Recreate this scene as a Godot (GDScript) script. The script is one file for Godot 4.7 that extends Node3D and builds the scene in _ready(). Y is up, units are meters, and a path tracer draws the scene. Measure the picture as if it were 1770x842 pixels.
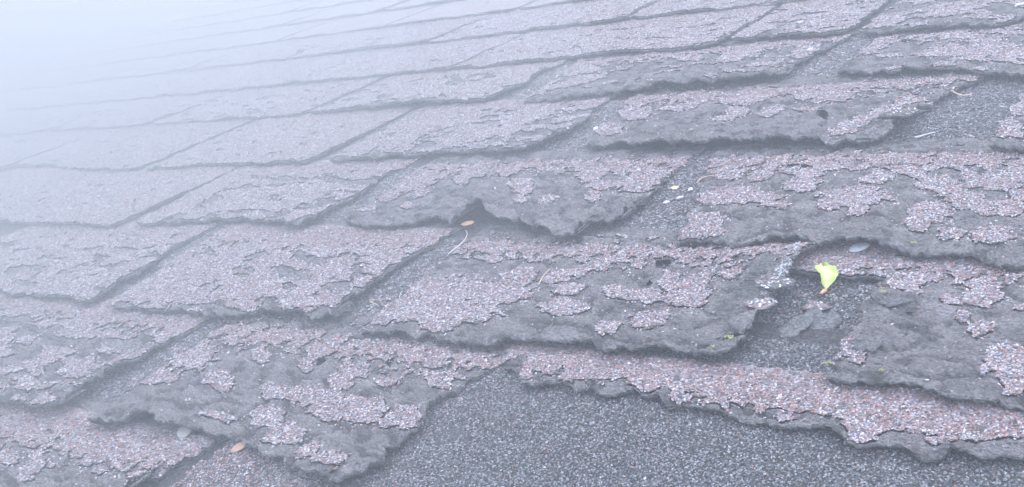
extends Node3D
# A weathered asphalt-shingle roof seen from a hand's height above it, with added mist paling its far left.
# Everything on the roof is laid out in roof metres: x along the rows, y out of the roof, -z up the slope.

const PITCH := 0.4047
const EYE := 0.25
const FIRST_ROW := -15
const ROW_SPACING := 0.158
const TAB_WIDTH := 0.277

var tilt := Basis(Vector3.RIGHT, PITCH)
var rng := RandomNumberGenerator.new()
var roof: Node3D
var rows := {}
var heights := {}
var mats := {}
var chip: ArrayMesh
var fibre: ArrayMesh
var n_wave: FastNoiseLite
var n_wrinkle: FastNoiseLite
var n_fine: FastNoiseLite
var n_edge: FastNoiseLite
var n_streak: FastNoiseLite
var n_blot: FastNoiseLite
var n_ridge: FastNoiseLite
var n_flake: FastNoiseLite
var n_crack: FastNoiseLite


func _ready() -> void:
	rng.seed = 4711
	make_camera()
	make_sky_and_air()
	make_noises()
	make_materials()
	make_roof()
	make_debris()


func make_camera() -> void:
	var cam := Camera3D.new()
	cam.name = "camera"
	# axes of the lens in roof metres: to the right, up, and back towards the eye
	var right := Vector3(0.80219, -0.23467, -0.54902)
	var up := Vector3(-0.0296, 0.90276, -0.42912)
	var back := Vector3(0.59634, 0.36049, 0.71724)
	cam.transform = Transform3D(tilt * Basis(right, up, back).orthonormalized(), tilt * Vector3(0, EYE, 0))
	cam.fov = 26.71
	cam.near = 0.02
	cam.far = 60.0
	add_child(cam)


func make_sky_and_air() -> void:
	var w := WorldEnvironment.new()
	w.name = "overcast_sky"
	var e := Environment.new()
	var sky := Sky.new()
	var sm := ProceduralSkyMaterial.new()
	sm.sky_top_color = Color(0.882, 0.922, 1.0)
	sm.sky_horizon_color = Color(0.765, 0.80, 0.885) # an overcast sky is brightest overhead
	sm.sky_curve = 0.45
	sm.ground_horizon_color = Color(0.5, 0.54, 0.6)
	sm.ground_bottom_color = Color(0.3, 0.32, 0.34)
	sm.sky_energy_multiplier = 1.9
	sky.sky_material = sm
	e.background_mode = Environment.BG_SKY
	e.sky = sky
	e.ambient_light_source = Environment.AMBIENT_SOURCE_SKY
	e.tonemap_mode = Environment.TONE_MAPPER_LINEAR
	e.tonemap_exposure = 2.7
	e.sdfgi_enabled = true
	e.ssao_enabled = true
	e.ssil_enabled = true
	e.fog_enabled = true
	e.fog_density = 0.3
	e.fog_light_color = Color(0.95, 0.97, 1.0)
	e.volumetric_fog_enabled = true
	e.volumetric_fog_density = 0.0
	w.environment = e
	add_child(w)

	var sun := DirectionalLight3D.new()
	sun.name = "veiled_sun"
	sun.light_energy = 0.5
	sun.light_color = Color(1.0, 0.97, 0.93)
	sun.light_angular_distance = 22.0
	sun.shadow_enabled = true
	sun.transform = Transform3D(Basis.IDENTITY, Vector3(0, 4, 0)).looking_at(Vector3(0.9, 0.0, 1.2), Vector3.UP)
	add_child(sun)

	# an added bank of mist, shaped to pale the far left of the roof
	var bank := Node3D.new()
	bank.name = "added_mist_bank"
	var along := Vector3(-0.87, 0.0, -0.49)
	var down := Vector3(-0.49, 0.0, 0.87)
	bank.transform = Transform3D(tilt * Basis(along, Vector3.UP, along.cross(Vector3.UP)), tilt * (along * 4.05 + down * 0.42))
	tag(bank, "added pale bank of mist over the far left of the roof", "mist", "", "stuff")
	add_child(bank)
	var fm := FogMaterial.new()
	fm.density = 0.31
	fm.albedo = Color(0.97, 0.985, 1.0)
	for k in 7:
		# thin at its rim, thicker towards its middle
		var f := 1.0 - 0.075 * k
		var veil := FogVolume.new()
		veil.name = "added_mist_veil"
		veil.shape = RenderingServer.FOG_VOLUME_SHAPE_ELLIPSOID
		veil.material = fm
		veil.size = Vector3(8.0 * f, 0.9 - 0.05 * k, 3.0 * f * f)
		veil.set_meta("kind", "stuff")
		bank.add_child(veil, true)


func tag(o: Node, label: String, category := "", group := "", kind := "") -> void:
	if label: o.set_meta("label", label)
	if category: o.set_meta("category", category)
	if group: o.set_meta("group", group)
	if kind: o.set_meta("kind", kind)


func noise(seed_: int, freq: float, octaves := 3, type := FastNoiseLite.TYPE_SIMPLEX_SMOOTH) -> FastNoiseLite:
	var n := FastNoiseLite.new()
	n.seed = seed_
	n.noise_type = type
	n.frequency = freq
	n.fractal_type = FastNoiseLite.FRACTAL_FBM if octaves > 1 else FastNoiseLite.FRACTAL_NONE
	n.fractal_octaves = octaves
	return n


func make_noises() -> void:
	n_wave = noise(3, 14.0, 2)
	n_wrinkle = noise(5, 70.0, 3)
	n_fine = noise(7, 330.0, 2)
	n_edge = noise(11, 60.0, 4)
	n_streak = noise(13, 26.0, 4)
	n_blot = noise(17, 95.0, 3)
	n_crack = noise(41, 26.0, 4)
	n_crack.fractal_type = FastNoiseLite.FRACTAL_RIDGED
	n_flake = noise(27, 44.0, 4)
	n_ridge = noise(19, 60.0, 3)
	n_ridge.fractal_type = FastNoiseLite.FRACTAL_RIDGED


func picture(n: FastNoiseLite, ramp: Array, size := 1024) -> NoiseTexture2D:
	var t := NoiseTexture2D.new()
	t.width = size
	t.height = size
	t.seamless = true
	t.noise = n
	var g := Gradient.new()
	var at := PackedFloat32Array()
	var cs := PackedColorArray()
	for r in ramp:
		at.append(r[0])
		cs.append(r[1])
	g.offsets = at
	g.colors = cs
	if ramp.size() > 6:
		g.interpolation_mode = Gradient.GRADIENT_INTERPOLATE_CONSTANT
	t.color_ramp = g
	return t


func grey(x: float) -> Color:
	return Color(x, x, x)


func surface(called: String, albedo: Color, picture_: Texture2D, relief: Texture2D, depth: float, tile: float) -> StandardMaterial3D:
	var m := StandardMaterial3D.new()
	m.resource_name = called
	m.albedo_color = albedo
	m.albedo_texture = picture_
	m.roughness = 0.92
	m.metallic_specular = 0.3
	m.uv1_triplanar = true
	m.uv1_scale = Vector3.ONE / tile
	m.vertex_color_use_as_albedo = true
	if relief:
		m.heightmap_enabled = true
		m.heightmap_texture = relief
		m.heightmap_scale = depth
	return m


func cells(seed_: int, freq: float, what: int) -> FastNoiseLite:
	var n := FastNoiseLite.new()
	n.seed = seed_
	n.noise_type = FastNoiseLite.TYPE_CELLULAR
	n.frequency = freq
	n.fractal_type = FastNoiseLite.FRACTAL_NONE
	n.cellular_return_type = what
	n.cellular_jitter = 1.0
	return n


func make_materials() -> void:
	var bw := [[0.0, grey(0.0)], [1.0, grey(1.0)]]
	var fuzz := noise(21, 0.02, 6)
	fuzz.domain_warp_enabled = true
	fuzz.domain_warp_amplitude = 22.0
	fuzz.domain_warp_frequency = 0.02
	var pits := noise(23, 0.045, 5)
	var felt_map := picture(pits, [[0.2, grey(0.66)], [0.42, grey(0.84)], [0.58, grey(0.93)], [0.8, grey(1.0)]])
	var felt_relief := picture(fuzz, bw)
	mats.felt = surface("bare_felt", grey(1.0), felt_map, felt_relief, 0.5, 0.11)
	mats.felt.uv1_scale = Vector3(9.0, 14.0, 21.0)
	# granules too far off or too deep in a crust to be set one by one
	var value := FastNoiseLite.RETURN_CELL_VALUE
	var tones := [grey(0.36), Color(0.60, 0.47, 0.45), Color(0.70, 0.70, 0.73), Color(0.50, 0.50, 0.55), Color(0.66, 0.53, 0.51), Color(0.62, 0.62, 0.66), Color(0.80, 0.77, 0.77), Color(0.46, 0.42, 0.42), Color(0.71, 0.62, 0.60), Color(0.56, 0.55, 0.58)]
	var dark := [grey(0.22), grey(0.34), grey(0.27), Color(0.38, 0.39, 0.42), grey(0.20), Color(0.30, 0.31, 0.33), Color(0.44, 0.45, 0.48), grey(0.26), Color(0.36, 0.31, 0.30), grey(0.31)]
	var ramp := []
	var dark_ramp := []
	for k in 20:
		ramp.append([k / 20.0, tones[(k * 7) % 10]])
		dark_ramp.append([k / 20.0, dark[(k * 7) % 10]])
	var grain_relief := picture(cells(31, 0.10, FastNoiseLite.RETURN_DISTANCE), [[0.0, grey(1.0)], [1.0, grey(0.0)]])
	mats.grain = surface("mineral_granules", grey(0.74), picture(cells(31, 0.10, value), ramp), grain_relief, 0.07, 0.13)
	mats.dark_grain = surface("dark_granules", grey(0.7), picture(cells(33, 0.10, value), dark_ramp), grain_relief, 0.07, 0.13)
	mats.chip = StandardMaterial3D.new()
	mats.chip.resource_name = "granule"
	mats.chip.vertex_color_use_as_albedo = true
	mats.chip.roughness = 0.7
	mats.chip.metallic_specular = 0.4
	# an eight-sided crumb of stone, flat and uneven
	var p := [Vector3(1, 0, 0.1), Vector3(-0.9, 0.1, 0), Vector3(0.1, 0.62, 0), Vector3(0, -0.5, 0.1), Vector3(0.15, 0.1, 0.85), Vector3(-0.2, 0, -0.8)]
	var st := SurfaceTool.new()
	st.begin(Mesh.PRIMITIVE_TRIANGLES)
	for f in [[0, 2, 4], [4, 2, 1], [1, 2, 5], [5, 2, 0], [4, 3, 0], [1, 3, 4], [5, 3, 1], [0, 3, 5]]:
		for k in [0, 2, 1]:
			st.add_vertex(p[f[k]])
	chip = st.commit()
	chip.surface_set_material(0, mats.chip)
	st = SurfaceTool.new()
	st.begin(Mesh.PRIMITIVE_TRIANGLES)
	var q := [Vector3(-1, 0, 0), Vector3(-0.3, 0.06, 0.14), Vector3(0.4, -0.02, 0.16), Vector3(1, 0.05, 0)]
	for k in 3:
		for side in 3:
			var a := TAU * side / 3.0
			var b := TAU * (side + 1) / 3.0
			var oa := Vector3(0, cos(a), sin(a)) * 0.03
			var ob := Vector3(0, cos(b), sin(b)) * 0.03
			for v in [q[k] + oa, q[k + 1] + ob, q[k + 1] + oa, q[k] + oa, q[k] + ob, q[k + 1] + ob]:
				st.add_vertex(v)
	fibre = st.commit()
	fibre.surface_set_material(0, mats.chip)


const PINK := [[0.36, 0.34, 0.37], [0.24, 0.115, 0.10], [0.48, 0.47, 0.50], [0.19, 0.20, 0.24], [0.30, 0.16, 0.14], [0.055, 0.055, 0.062], [0.28, 0.29, 0.34], [0.38, 0.27, 0.26], [0.56, 0.55, 0.57], [0.20, 0.12, 0.11], [0.12, 0.12, 0.14]]
const RED := [[0.28, 0.13, 0.11], [0.34, 0.16, 0.13], [0.20, 0.10, 0.09], [0.40, 0.38, 0.40], [0.12, 0.10, 0.105], [0.30, 0.20, 0.18], [0.23, 0.22, 0.24], [0.07, 0.065, 0.07]]
const DARK := [[0.03, 0.032, 0.036], [0.10, 0.108, 0.12], [0.02, 0.021, 0.024], [0.20, 0.212, 0.235], [0.30, 0.31, 0.33], [0.035, 0.036, 0.04], [0.15, 0.16, 0.18], [0.07, 0.075, 0.083], [0.085, 0.095, 0.11], [0.22, 0.23, 0.25], [0.045, 0.047, 0.05], [0.12, 0.125, 0.14], [0.16, 0.11, 0.10]]


func row_at(k: int) -> float:
	if rows.has(k):
		return rows[k]
	return 1.28 + (-2 - k) * ROW_SPACING if k < -2 else 0.105 - (k - 6) * 0.13


func slab(v: float, k: int) -> float:
	# height of a lying shingle's top: 6 mm at its lower edge, sinking to 2.5 mm where the next row starts
	var a := row_at(k)
	return 0.006 - 0.0035 * clampf((v - a) / (row_at(k - 1) - a), -0.2, 1.3)


func polyline(pts: Array, f: float) -> Vector3:
	# a point along a polyline, f from 0 to 1 by its length in the plane
	var total := 0.0
	for k in pts.size() - 1:
		total += Vector2(pts[k + 1].x - pts[k].x, pts[k + 1].y - pts[k].y).length()
	var want := f * total
	for k in pts.size() - 1:
		var l := Vector2(pts[k + 1].x - pts[k].x, pts[k + 1].y - pts[k].y).length()
		if want <= l or k == pts.size() - 2:
			return pts[k].lerp(pts[k + 1], clampf(want / maxf(l, 1e-6), 0.0, 1.0))
		want -= l
	return pts[-1]


func shingle(d: Dictionary) -> void:
	var k: int = d.course
	var edge: Array = d.edge
	var v_row := row_at(k)
	var v_next := row_at(k - 1)
	var vt: float = d.get("vt", v_next + 0.024)
	var utl: float = d.get("utl", edge[0].x)
	var left: Array = [edge[0]] + d.get("left", []) + [Vector3(utl, vt, 0)]
	var right: Array = [edge[-1]] + d.get("right", [])
	right.append(Vector3(d.get("utr", right[-1].x), vt, 0))
	var cell: float = d.cell
	var nx := maxi(int((edge[-1].x - edge[0].x) / cell), 4)
	var ny := maxi(int((vt - v_row) / cell), 4)
	var w := nx + 1
	var bot := []
	var top_z: float = d.get("sink", 0.0)
	for i in w:
		bot.append(polyline(edge, float(i) / nx))
	var lefts := []
	var rights := []
	for j in ny + 1:
		lefts.append(polyline(left, float(j) / ny))
		rights.append(polyline(right, float(j) / ny))
	var holes: Array = d.get("holes", [])
	var blobs: Array = d.get("blobs", [])
	var cover: float = d.cover
	var band: float = d.band if d.band < 0.835 else 0.80
	var dark: bool = d.dark == 1
	var rough: float = d.get("rough", 1.0)
	var margin: float = d.get("margin", 0.0)
	var p := PackedVector3Array()
	var tint := PackedColorArray()
	var mask := PackedFloat32Array()
	var open := PackedByteArray()
	p.resize(w * (ny + 1))
	tint.resize(p.size())
	mask.resize(p.size())
	open.resize(p.size())
	var b0: Vector3 = bot[0]
	var b1: Vector3 = bot[nx]
	var t0: Vector3 = lefts[ny]
	var t1: Vector3 = rights[ny]
	for j in ny + 1:
		var t := float(j) / ny
		var lt: Vector3 = lefts[j]
		var rt: Vector3 = rights[j]
		var curl := pow(1.0 - t, 1.7)
		for i in w:
			var s := float(i) / nx
			var b: Vector3 = bot[i]
			var c := lt.lerp(rt, s) + b.lerp(t0.lerp(t1, s), t) - b0.lerp(b1, s).lerp(t0.lerp(t1, s), t)
			var u := c.x
			var v := c.y
			var lift := maxf(maxf(b.z * curl, rt.z * pow(s, 6.0)), lt.z * pow(1.0 - s, 6.0))
			# ragged borders
			var near_edge := pow(1.0 - t, 12.0)
			# the felt bends down over its own border
			var border := minf(t * (vt - b.y), minf(s, 1.0 - s) * (b1.x - b0.x))
			var over := 0.0008 * exp(-border * border / 0.000006) * rough
			v += near_edge * (n_edge.get_noise_2d(u * 0.7, 3.0) * 0.0055 + n_fine.get_noise_2d(u, 9.0) * 0.0006) * rough
			var side := pow(s, 16.0) - pow(1.0 - s, 16.0)
			u += absf(side) * (n_edge.get_noise_2d(7.0, v) * 0.005 + n_fine.get_noise_2d(5.0, v) * 0.0014) * rough
			var e := (v - v_row) / (v_next - v_row)
			var blot := n_blot.get_noise_2d(u, v)
			var fine := n_fine.get_noise_2d(u * 0.6, v * 1.3)
			var m := -1.0
			if dark:
				m = 1.0
			else:
				if cover > 0.0:
					var q := 0.5 + 0.95 * n_streak.get_noise_2d(u * 0.75 + v * 0.2, v * 1.7)
					m = (cover - q) * 2.2 + blot * 0.35
				m = maxf(m, (e - band) * 3.4 + blot * 0.7 + n_edge.get_noise_2d(u, v) * 0.5)
				for h in blobs:
					var dx: float = u - h[0]
					var dy: float = v - h[1]
					var r := Vector2(h[2] * dx + h[3] * dy, h[4] * dx + h[5] * dy).length_squared()
					if r < 2.5:
						m = maxf(m, 1.0 - sqrt(r) + blot * 0.42 + fine * 0.2)
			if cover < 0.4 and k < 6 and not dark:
				m -= 1.2 * smoothstep(0.93, 1.0, e + blot * 0.12) # bare felt, not granules, under the overhang
			if margin > 0.0:
				m = minf(m, (t * (vt - b.y) - margin) / 0.006 + blot * 1.6 + n_edge.get_noise_2d(u * 0.5, v * 0.5) * 2.0)
			var z := slab(v, k) + lift - top_z * t
			var bare := clampf(0.5 - m, 0.25, 1.0)
			z += n_wave.get_noise_2d(u, v) * 0.0016 * rough * (1.0 - 0.6 * t)
			z += (n_wrinkle.get_noise_2d(u, v * 1.9) * 0.0012 + absf(n_edge.get_noise_2d(u * 0.8 + 4.0, v * 1.6)) * 0.0019) * bare * rough
			z += fine * 0.0005 * rough - over
			z -= 0.0012 * smoothstep(0.40, 0.62, n_crack.get_noise_2d(u * 0.8, v * 1.2)) * bare * rough
			z -= maxf(0.0, n_ridge.get_noise_2d(u * 0.6, v) - 0.2) * 0.0016 * bare * rough
			if d.chips == 1:
				# the felt comes off in thin layers
				var layer := (n_flake.get_noise_2d(u * 0.7, v * 1.25) + 1.0) * 4.2
				var part := layer - floorf(layer)
				z += 0.0008 * (floorf(layer) - 4.0 + smoothstep(0.0, 0.09, part)) * bare
			var gap := 0
			for h in holes:
				var dx: float = u - h[0]
				var dy: float = v - h[1]
				var r := Vector2(h[2] * dx + h[3] * dy, h[4] * dx + h[5] * dy).length() * 1.3 + blot * 0.9 + fine * 0.3
				if r < 1.0: gap = 1
				if r < 3.0:
					z += 0.0016 * exp(-pow(r - 1.0, 2.0) * 3.0)
					m -= 1.0 if r < 1.5 else 0.0
			var at := j * w + i
			p[at] = Vector3(u, z, -v)
			if d.chips == 1:
				var spot := Vector2i(int(floor(u / 0.003)), int(floor(v / 0.003)))
				heights[spot] = maxf(heights.get(spot, 0.0), z)
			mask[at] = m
			open[at] = gap
			var g := 0.182 + 0.06 * n_streak.get_noise_2d(u * 2.0, v * 2.0) + 0.04 * blot + 0.05 * n_wave.get_noise_2d(u * 1.5, v * 3.0)
			# bitumen shows in the cracks
			g *= 1.0 - 0.5 * smoothstep(0.42, 0.62, n_crack.get_noise_2d(u * 0.8, v * 1.2))
			g = maxf(g, 0.05)
			tint[at] = Color(g * 1.05, g * 0.98, g)
	# the sheet's normals
	var nrm := PackedVector3Array()
	nrm.resize(p.size())
	for j in ny + 1:
		for i in w:
			var dx := p[j * w + mini(i + 1, nx)] - p[j * w + maxi(i - 1, 0)]
			var dy := p[mini(j + 1, ny) * w + i] - p[maxi(j - 1, 0) * w + i]
			nrm[j * w + i] = dx.cross(dy).normalized()
	var idx := PackedInt32Array()
	for j in ny:
		for i in nx:
			var a := j * w + i
			if open[a] + open[a + 1] + open[a + w] + open[a + w + 1] > 1:
				continue
			idx.append_array([a, a + w, a + 1, a + 1, a + w, a + w + 1])
	# the cut border: a rounded, frayed edge 3 mm thick that turns under
	var verts := p.duplicate()
	var vcol := tint.duplicate()
	var vn := nrm.duplicate()
	var round := []
	for j in range(ny, -1, -1): round.append([j * w, Vector3(-1, 0, 0)])
	for i in range(1, w): round.append([i, Vector3(0, 0, 1)])
	for j in range(1, ny + 1): round.append([j * w + nx, Vector3(1, 0, 0)])
	var first := verts.size()
	for r in round:
		var q: Vector3 = p[r[0]]
		var out: Vector3 = r[1]
		var f := n_fine.get_noise_3d(q.x, q.z, 2.0)
		var thick := 0.0031 + 0.0008 * n_edge.get_noise_2d(q.x * 2.0, q.z * 2.0)
		var frayed := 1.0 + 0.25 * f
		for s in [[0.0, 0.0, 0.5], [0.0003 + 0.0005 * f, -0.22, 0.2], [-0.0004 - 0.0008 * f, -0.6, -0.3], [-0.0018 + 0.0008 * f, -1.0, -0.8], [-0.02, -1.0, -1.0]]:
			verts.append(q + out * s[0] + Vector3(0, s[1] * thick, 0))
			vn.append((out + Vector3(0, s[2], 0)).normalized())
			var edge_tone := tint[r[0]].r * (1.1 if s[1] == 0.0 else 1.2 if s[1] > -0.3 else 0.95) * frayed # upper cut face painted lighter to offset its shade, darker below
			vcol.append(Color(edge_tone, edge_tone, edge_tone))
	for n in round.size() - 1:
		for s in 4:
			var a := first + n * 5 + s
			idx.append_array([a, a + 5, a + 1, a + 1, a + 5, a + 6])
	var arrays := []
	arrays.resize(Mesh.ARRAY_MAX)
	arrays[Mesh.ARRAY_VERTEX] = verts
	arrays[Mesh.ARRAY_NORMAL] = vn
	arrays[Mesh.ARRAY_COLOR] = vcol
	arrays[Mesh.ARRAY_INDEX] = idx
	var o := MeshInstance3D.new()
	o.name = "shingle"
	o.mesh = ArrayMesh.new()
	o.mesh.add_surface_from_arrays(Mesh.PRIMITIVE_TRIANGLES, arrays)
	o.mesh.surface_set_material(0, mats.felt)
	if d.label:
		o.set_meta("label", d.label)
	roof.add_child(o, true)
	crusts(o, d, p, nrm, mask, open, nx, ny, dark)


func crusts(o: Node3D, d: Dictionary, p: PackedVector3Array, nrm: PackedVector3Array, mask: PackedFloat32Array, open: PackedByteArray, nx: int, ny: int, dark: bool) -> void:
	# what is left of the mineral coat: islands of crust about 1 mm thick, each a piece of its own
	var w := nx + 1
	var v_hid := row_at(d.course - 1) + 0.012
	var inside := PackedByteArray()
	inside.resize(nx * ny)
	for j in ny:
		for i in nx:
			var a := j * w + i
			if -p[a].z > v_hid and not dark or open[a] + open[a + 1] + open[a + w] + open[a + w + 1] > 0:
				continue
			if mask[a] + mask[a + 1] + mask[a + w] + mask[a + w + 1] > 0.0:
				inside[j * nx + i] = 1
	var seen := PackedByteArray()
	seen.resize(nx * ny)
	var islands := []
	for c in nx * ny:
		if inside[c] == 0 or seen[c] == 1:
			continue
		var stack := PackedInt32Array([c])
		var island := PackedInt32Array()
		seen[c] = 1
		while stack.size():
			var q := stack[stack.size() - 1]
			stack.resize(stack.size() - 1)
			island.append(q)
			var i := q % nx
			var j := q / nx
			for nb in [[i - 1, j], [i + 1, j], [i, j - 1], [i, j + 1]]:
				if nb[0] < 0 or nb[1] < 0 or nb[0] >= nx or nb[1] >= ny:
					continue
				var x: int = nb[1] * nx + nb[0]
				if inside[x] == 1 and seen[x] == 0:
					seen[x] = 1
					stack.append(x)
		islands.append(island)
	islands.sort_custom(func(a, b): return a.size() > b.size())
	var crumbs := []
	var made := 0
	for island in islands:
		if island.size() >= 30 and made < 22:
			made += 1
			crust(o, "granule_patch", [island], p, nrm, inside, nx, ny, dark)
		elif island.size() >= 3:
			crumbs.append(island)
	if crumbs:
		crust(o, "granule_crumbs", crumbs, p, nrm, inside, nx, ny, dark)
	if d.chips == 1:
		sprinkle(o, d, p, nrm, mask, inside, nx, ny, dark)


func crust_height(q: Vector3) -> float:
	return 0.0009 + 0.0005 * n_blot.get_noise_2d(q.x + 3.0, q.z)


func crust(o: Node3D, called: String, islands: Array, p: PackedVector3Array, nrm: PackedVector3Array, inside: PackedByteArray, nx: int, ny: int, dark: bool) -> void:
	var w := nx + 1
	var verts := PackedVector3Array()
	var vn := PackedVector3Array()
	var idx := PackedInt32Array()
	var known := {}
	for island in islands:
		for c in island:
			var i: int = c % nx
			var j: int = c / nx
			var ring := [j * w + i, (j + 1) * w + i, (j + 1) * w + i + 1, j * w + i + 1]
			var got := []
			for a in ring:
				if not known.has(a):
					known[a] = verts.size()
					verts.append(p[a] + nrm[a] * crust_height(p[a]))
					vn.append(nrm[a])
				got.append(known[a])
			idx.append_array([got[0], got[1], got[3], got[3], got[1], got[2]])
			var next := [[i - 1, j], [i, j + 1], [i + 1, j], [i, j - 1]]
			for s in 4:
				var ni: int = next[s][0]
				var nj: int = next[s][1]
				if ni >= 0 and nj >= 0 and ni < nx and nj < ny and inside[nj * nx + ni] == 1:
					continue
				var a: int = ring[s]
				var b: int = ring[(s + 1) % 4]
				var out: Vector3 = (p[b] - p[a]).cross(nrm[a]).normalized()
				var f := verts.size()
				for q in [a, b]:
					verts.append(p[q] + nrm[q] * crust_height(p[q]))
					verts.append(p[q] - nrm[q] * 0.0006 + out * 0.0002)
					vn.append(out)
					vn.append(out)
				idx.append_array([f, f + 1, f + 2, f + 2, f + 1, f + 3])
	var arrays := []
	arrays.resize(Mesh.ARRAY_MAX)
	var tone := rng.randf_range(0.84, 1.04)
	var warm := rng.randf_range(0.94, 1.0)
	var cols := PackedColorArray()
	for q in verts:
		var f := tone * (1.0 + 0.28 * n_streak.get_noise_2d(q.x * 0.6, q.z * 0.6))
		cols.append(Color(f, f * warm, f * warm))
	arrays[Mesh.ARRAY_VERTEX] = verts
	arrays[Mesh.ARRAY_NORMAL] = vn
	arrays[Mesh.ARRAY_COLOR] = cols
	arrays[Mesh.ARRAY_INDEX] = idx
	var m := MeshInstance3D.new()
	m.name = called
	m.mesh = ArrayMesh.new()
	m.mesh.add_surface_from_arrays(Mesh.PRIMITIVE_TRIANGLES, arrays)
	m.mesh.surface_set_material(0, mats.dark_grain if dark else mats.grain)
	if called == "granule_crumbs":
		m.set_meta("kind", "stuff")
	o.add_child(m, true)


func scatter(parent: Node3D, called: String, mesh: Mesh, flat: PackedFloat32Array, count: int) -> void:
	if count == 0:
		return
	var mm := MultiMesh.new()
	mm.transform_format = MultiMesh.TRANSFORM_3D
	mm.use_colors = true
	mm.mesh = mesh
	mm.instance_count = count
	mm.buffer = flat
	var o := MultiMeshInstance3D.new()
	o.name = called
	o.multimesh = mm
	o.set_meta("kind", "stuff")
	parent.add_child(o, true)


func put(flat: PackedFloat32Array, at: Vector3, b: Basis, c: Array, bright: float) -> void:
	# old granules are a little dulled by dust
	var dust := 0.2 if c[0] > 0.17 else 0.0
	c = [lerpf(c[0], 0.26, dust), lerpf(c[1], 0.20, dust), lerpf(c[2], 0.21, dust)]
	flat.append_array([b.x.x, b.y.x, b.z.x, at.x, b.x.y, b.y.y, b.z.y, at.y, b.x.z, b.y.z, b.z.z, at.z, c[0] * bright, c[1] * bright, c[2] * bright, 1.0])


func lying(n: Vector3, tumble: float, size: Vector3) -> Basis:
	var up := (n + Vector3(rng.randf_range(-1, 1), 0, rng.randf_range(-1, 1)) * tumble).normalized()
	var x := up.cross(Vector3(cos(rng.randf() * TAU), 0.1, sin(rng.randf() * TAU))).normalized()
	return Basis(x, up, x.cross(up)).rotated(up, rng.randf() * TAU) * Basis.from_scale(size)


func sprinkle(o: Node3D, d: Dictionary, p: PackedVector3Array, nrm: PackedVector3Array, mask: PackedFloat32Array, inside: PackedByteArray, nx: int, ny: int, dark: bool) -> void:
	# the granules themselves, pressed into the crust, and a few lying loose on the felt
	var w := nx + 1
	var flat := PackedFloat32Array()
	var count := 0
	var v_row := row_at(d.course)
	var v_next := row_at(d.course - 1)
	for j in ny:
		for i in nx:
			var a := j * w + i
			var q := p[a]
			if dark and (q.x < -0.47 or q.x > 0.05 or -q.z < 0.15 or -q.z > 0.40):
				continue
			if -q.z > v_next + 0.008 and not dark:
				continue
			var dist := Vector3(q.x, EYE, -q.z).length()
			var size := clampf(0.0009 * (0.62 + 0.62 * dist), 0.00075, 0.0018) * (0.8 if dark else 0.88)
			var area := (p[a + 1] - q).cross(p[a + w] - q).length()
			var full := inside[j * nx + i] == 1
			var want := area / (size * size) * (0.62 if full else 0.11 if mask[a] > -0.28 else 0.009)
			if not full and dist > 1.0:
				continue
			var e := (-q.z - v_row) / (v_next - v_row)
			while want > 0.0:
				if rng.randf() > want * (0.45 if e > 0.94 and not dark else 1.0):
					break
				want -= 1.0
				var fx := rng.randf()
				var fy := rng.randf()
				var at := q + (p[a + 1] - q) * fx + (p[a + w] - q) * fy
				if full:
					at += nrm[a] * crust_height(q)
				var pick: Array = PINK[rng.randi() % PINK.size()]
				if dark:
					var warm := clampf((-q.x - 0.30) * 7.0, 0.02, 0.85)
					pick = DARK[rng.randi() % DARK.size()]
					if rng.randf() < warm:
						pick = RED[rng.randi() % RED.size()] if rng.randf() < 0.5 else PINK[rng.randi() % PINK.size()]
				elif e > 0.80 and rng.randf() < 0.45:
					pick = RED[rng.randi() % RED.size()]
				var r := size * rng.randf_range(0.6, 1.3)
				put(flat, at + nrm[a] * r * 0.15, lying(nrm[a], 0.5, Vector3(r * rng.randf_range(0.9, 1.4), r * rng.randf_range(0.6, 1.0), r)), pick, rng.randf_range(0.65, 1.12) * (0.78 if dark else 0.8))
				count += 1
	scatter(o, "granules", chip, flat, count)
	# torn fibres of the felt standing out along the lower edge
	flat = PackedFloat32Array()
	count = 0
	if not dark and p[0].distance_to(Vector3(0, EYE, 0)) < 1.1:
		for i in nx:
			for n in 2:
				if rng.randf() < 0.82: continue
				var q := p[i] + Vector3(rng.randf_range(-1, 1) * 0.0008, rng.randf_range(-0.0010, 0.0004), rng.randf_range(0.0, 0.0006))
				var g := rng.randf_range(0.2, 0.5)
				put(flat, q, lying(Vector3(0, 1, 0.4), 0.9, Vector3.ONE * rng.randf_range(0.0006, 0.0016)), [g, g, g], 1.0)
				count += 1
	scatter(o, "torn_fibres", fibre, flat, count)


func regular(k: int, a: float, b: float, cover: float, cell: float) -> Dictionary:
	var v := row_at(k)
	var edge := []
	var steps := 7
	for i in steps + 1:
		var u := lerpf(a, b, float(i) / steps)
		edge.append(Vector3(u, v + rng.randf_range(-0.0025, 0.0025), rng.randf_range(0.0008, 0.0042)))
	edge[steps].z += rng.randf_range(0.0, 0.003)
	return {"course": k, "edge": edge, "cover": cover, "cell": cell, "band": 0.83, "dark": 0, "chips": 1 if a > -1.7 and k >= -1 else 0, "label": "", "rough": 1.0}


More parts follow.
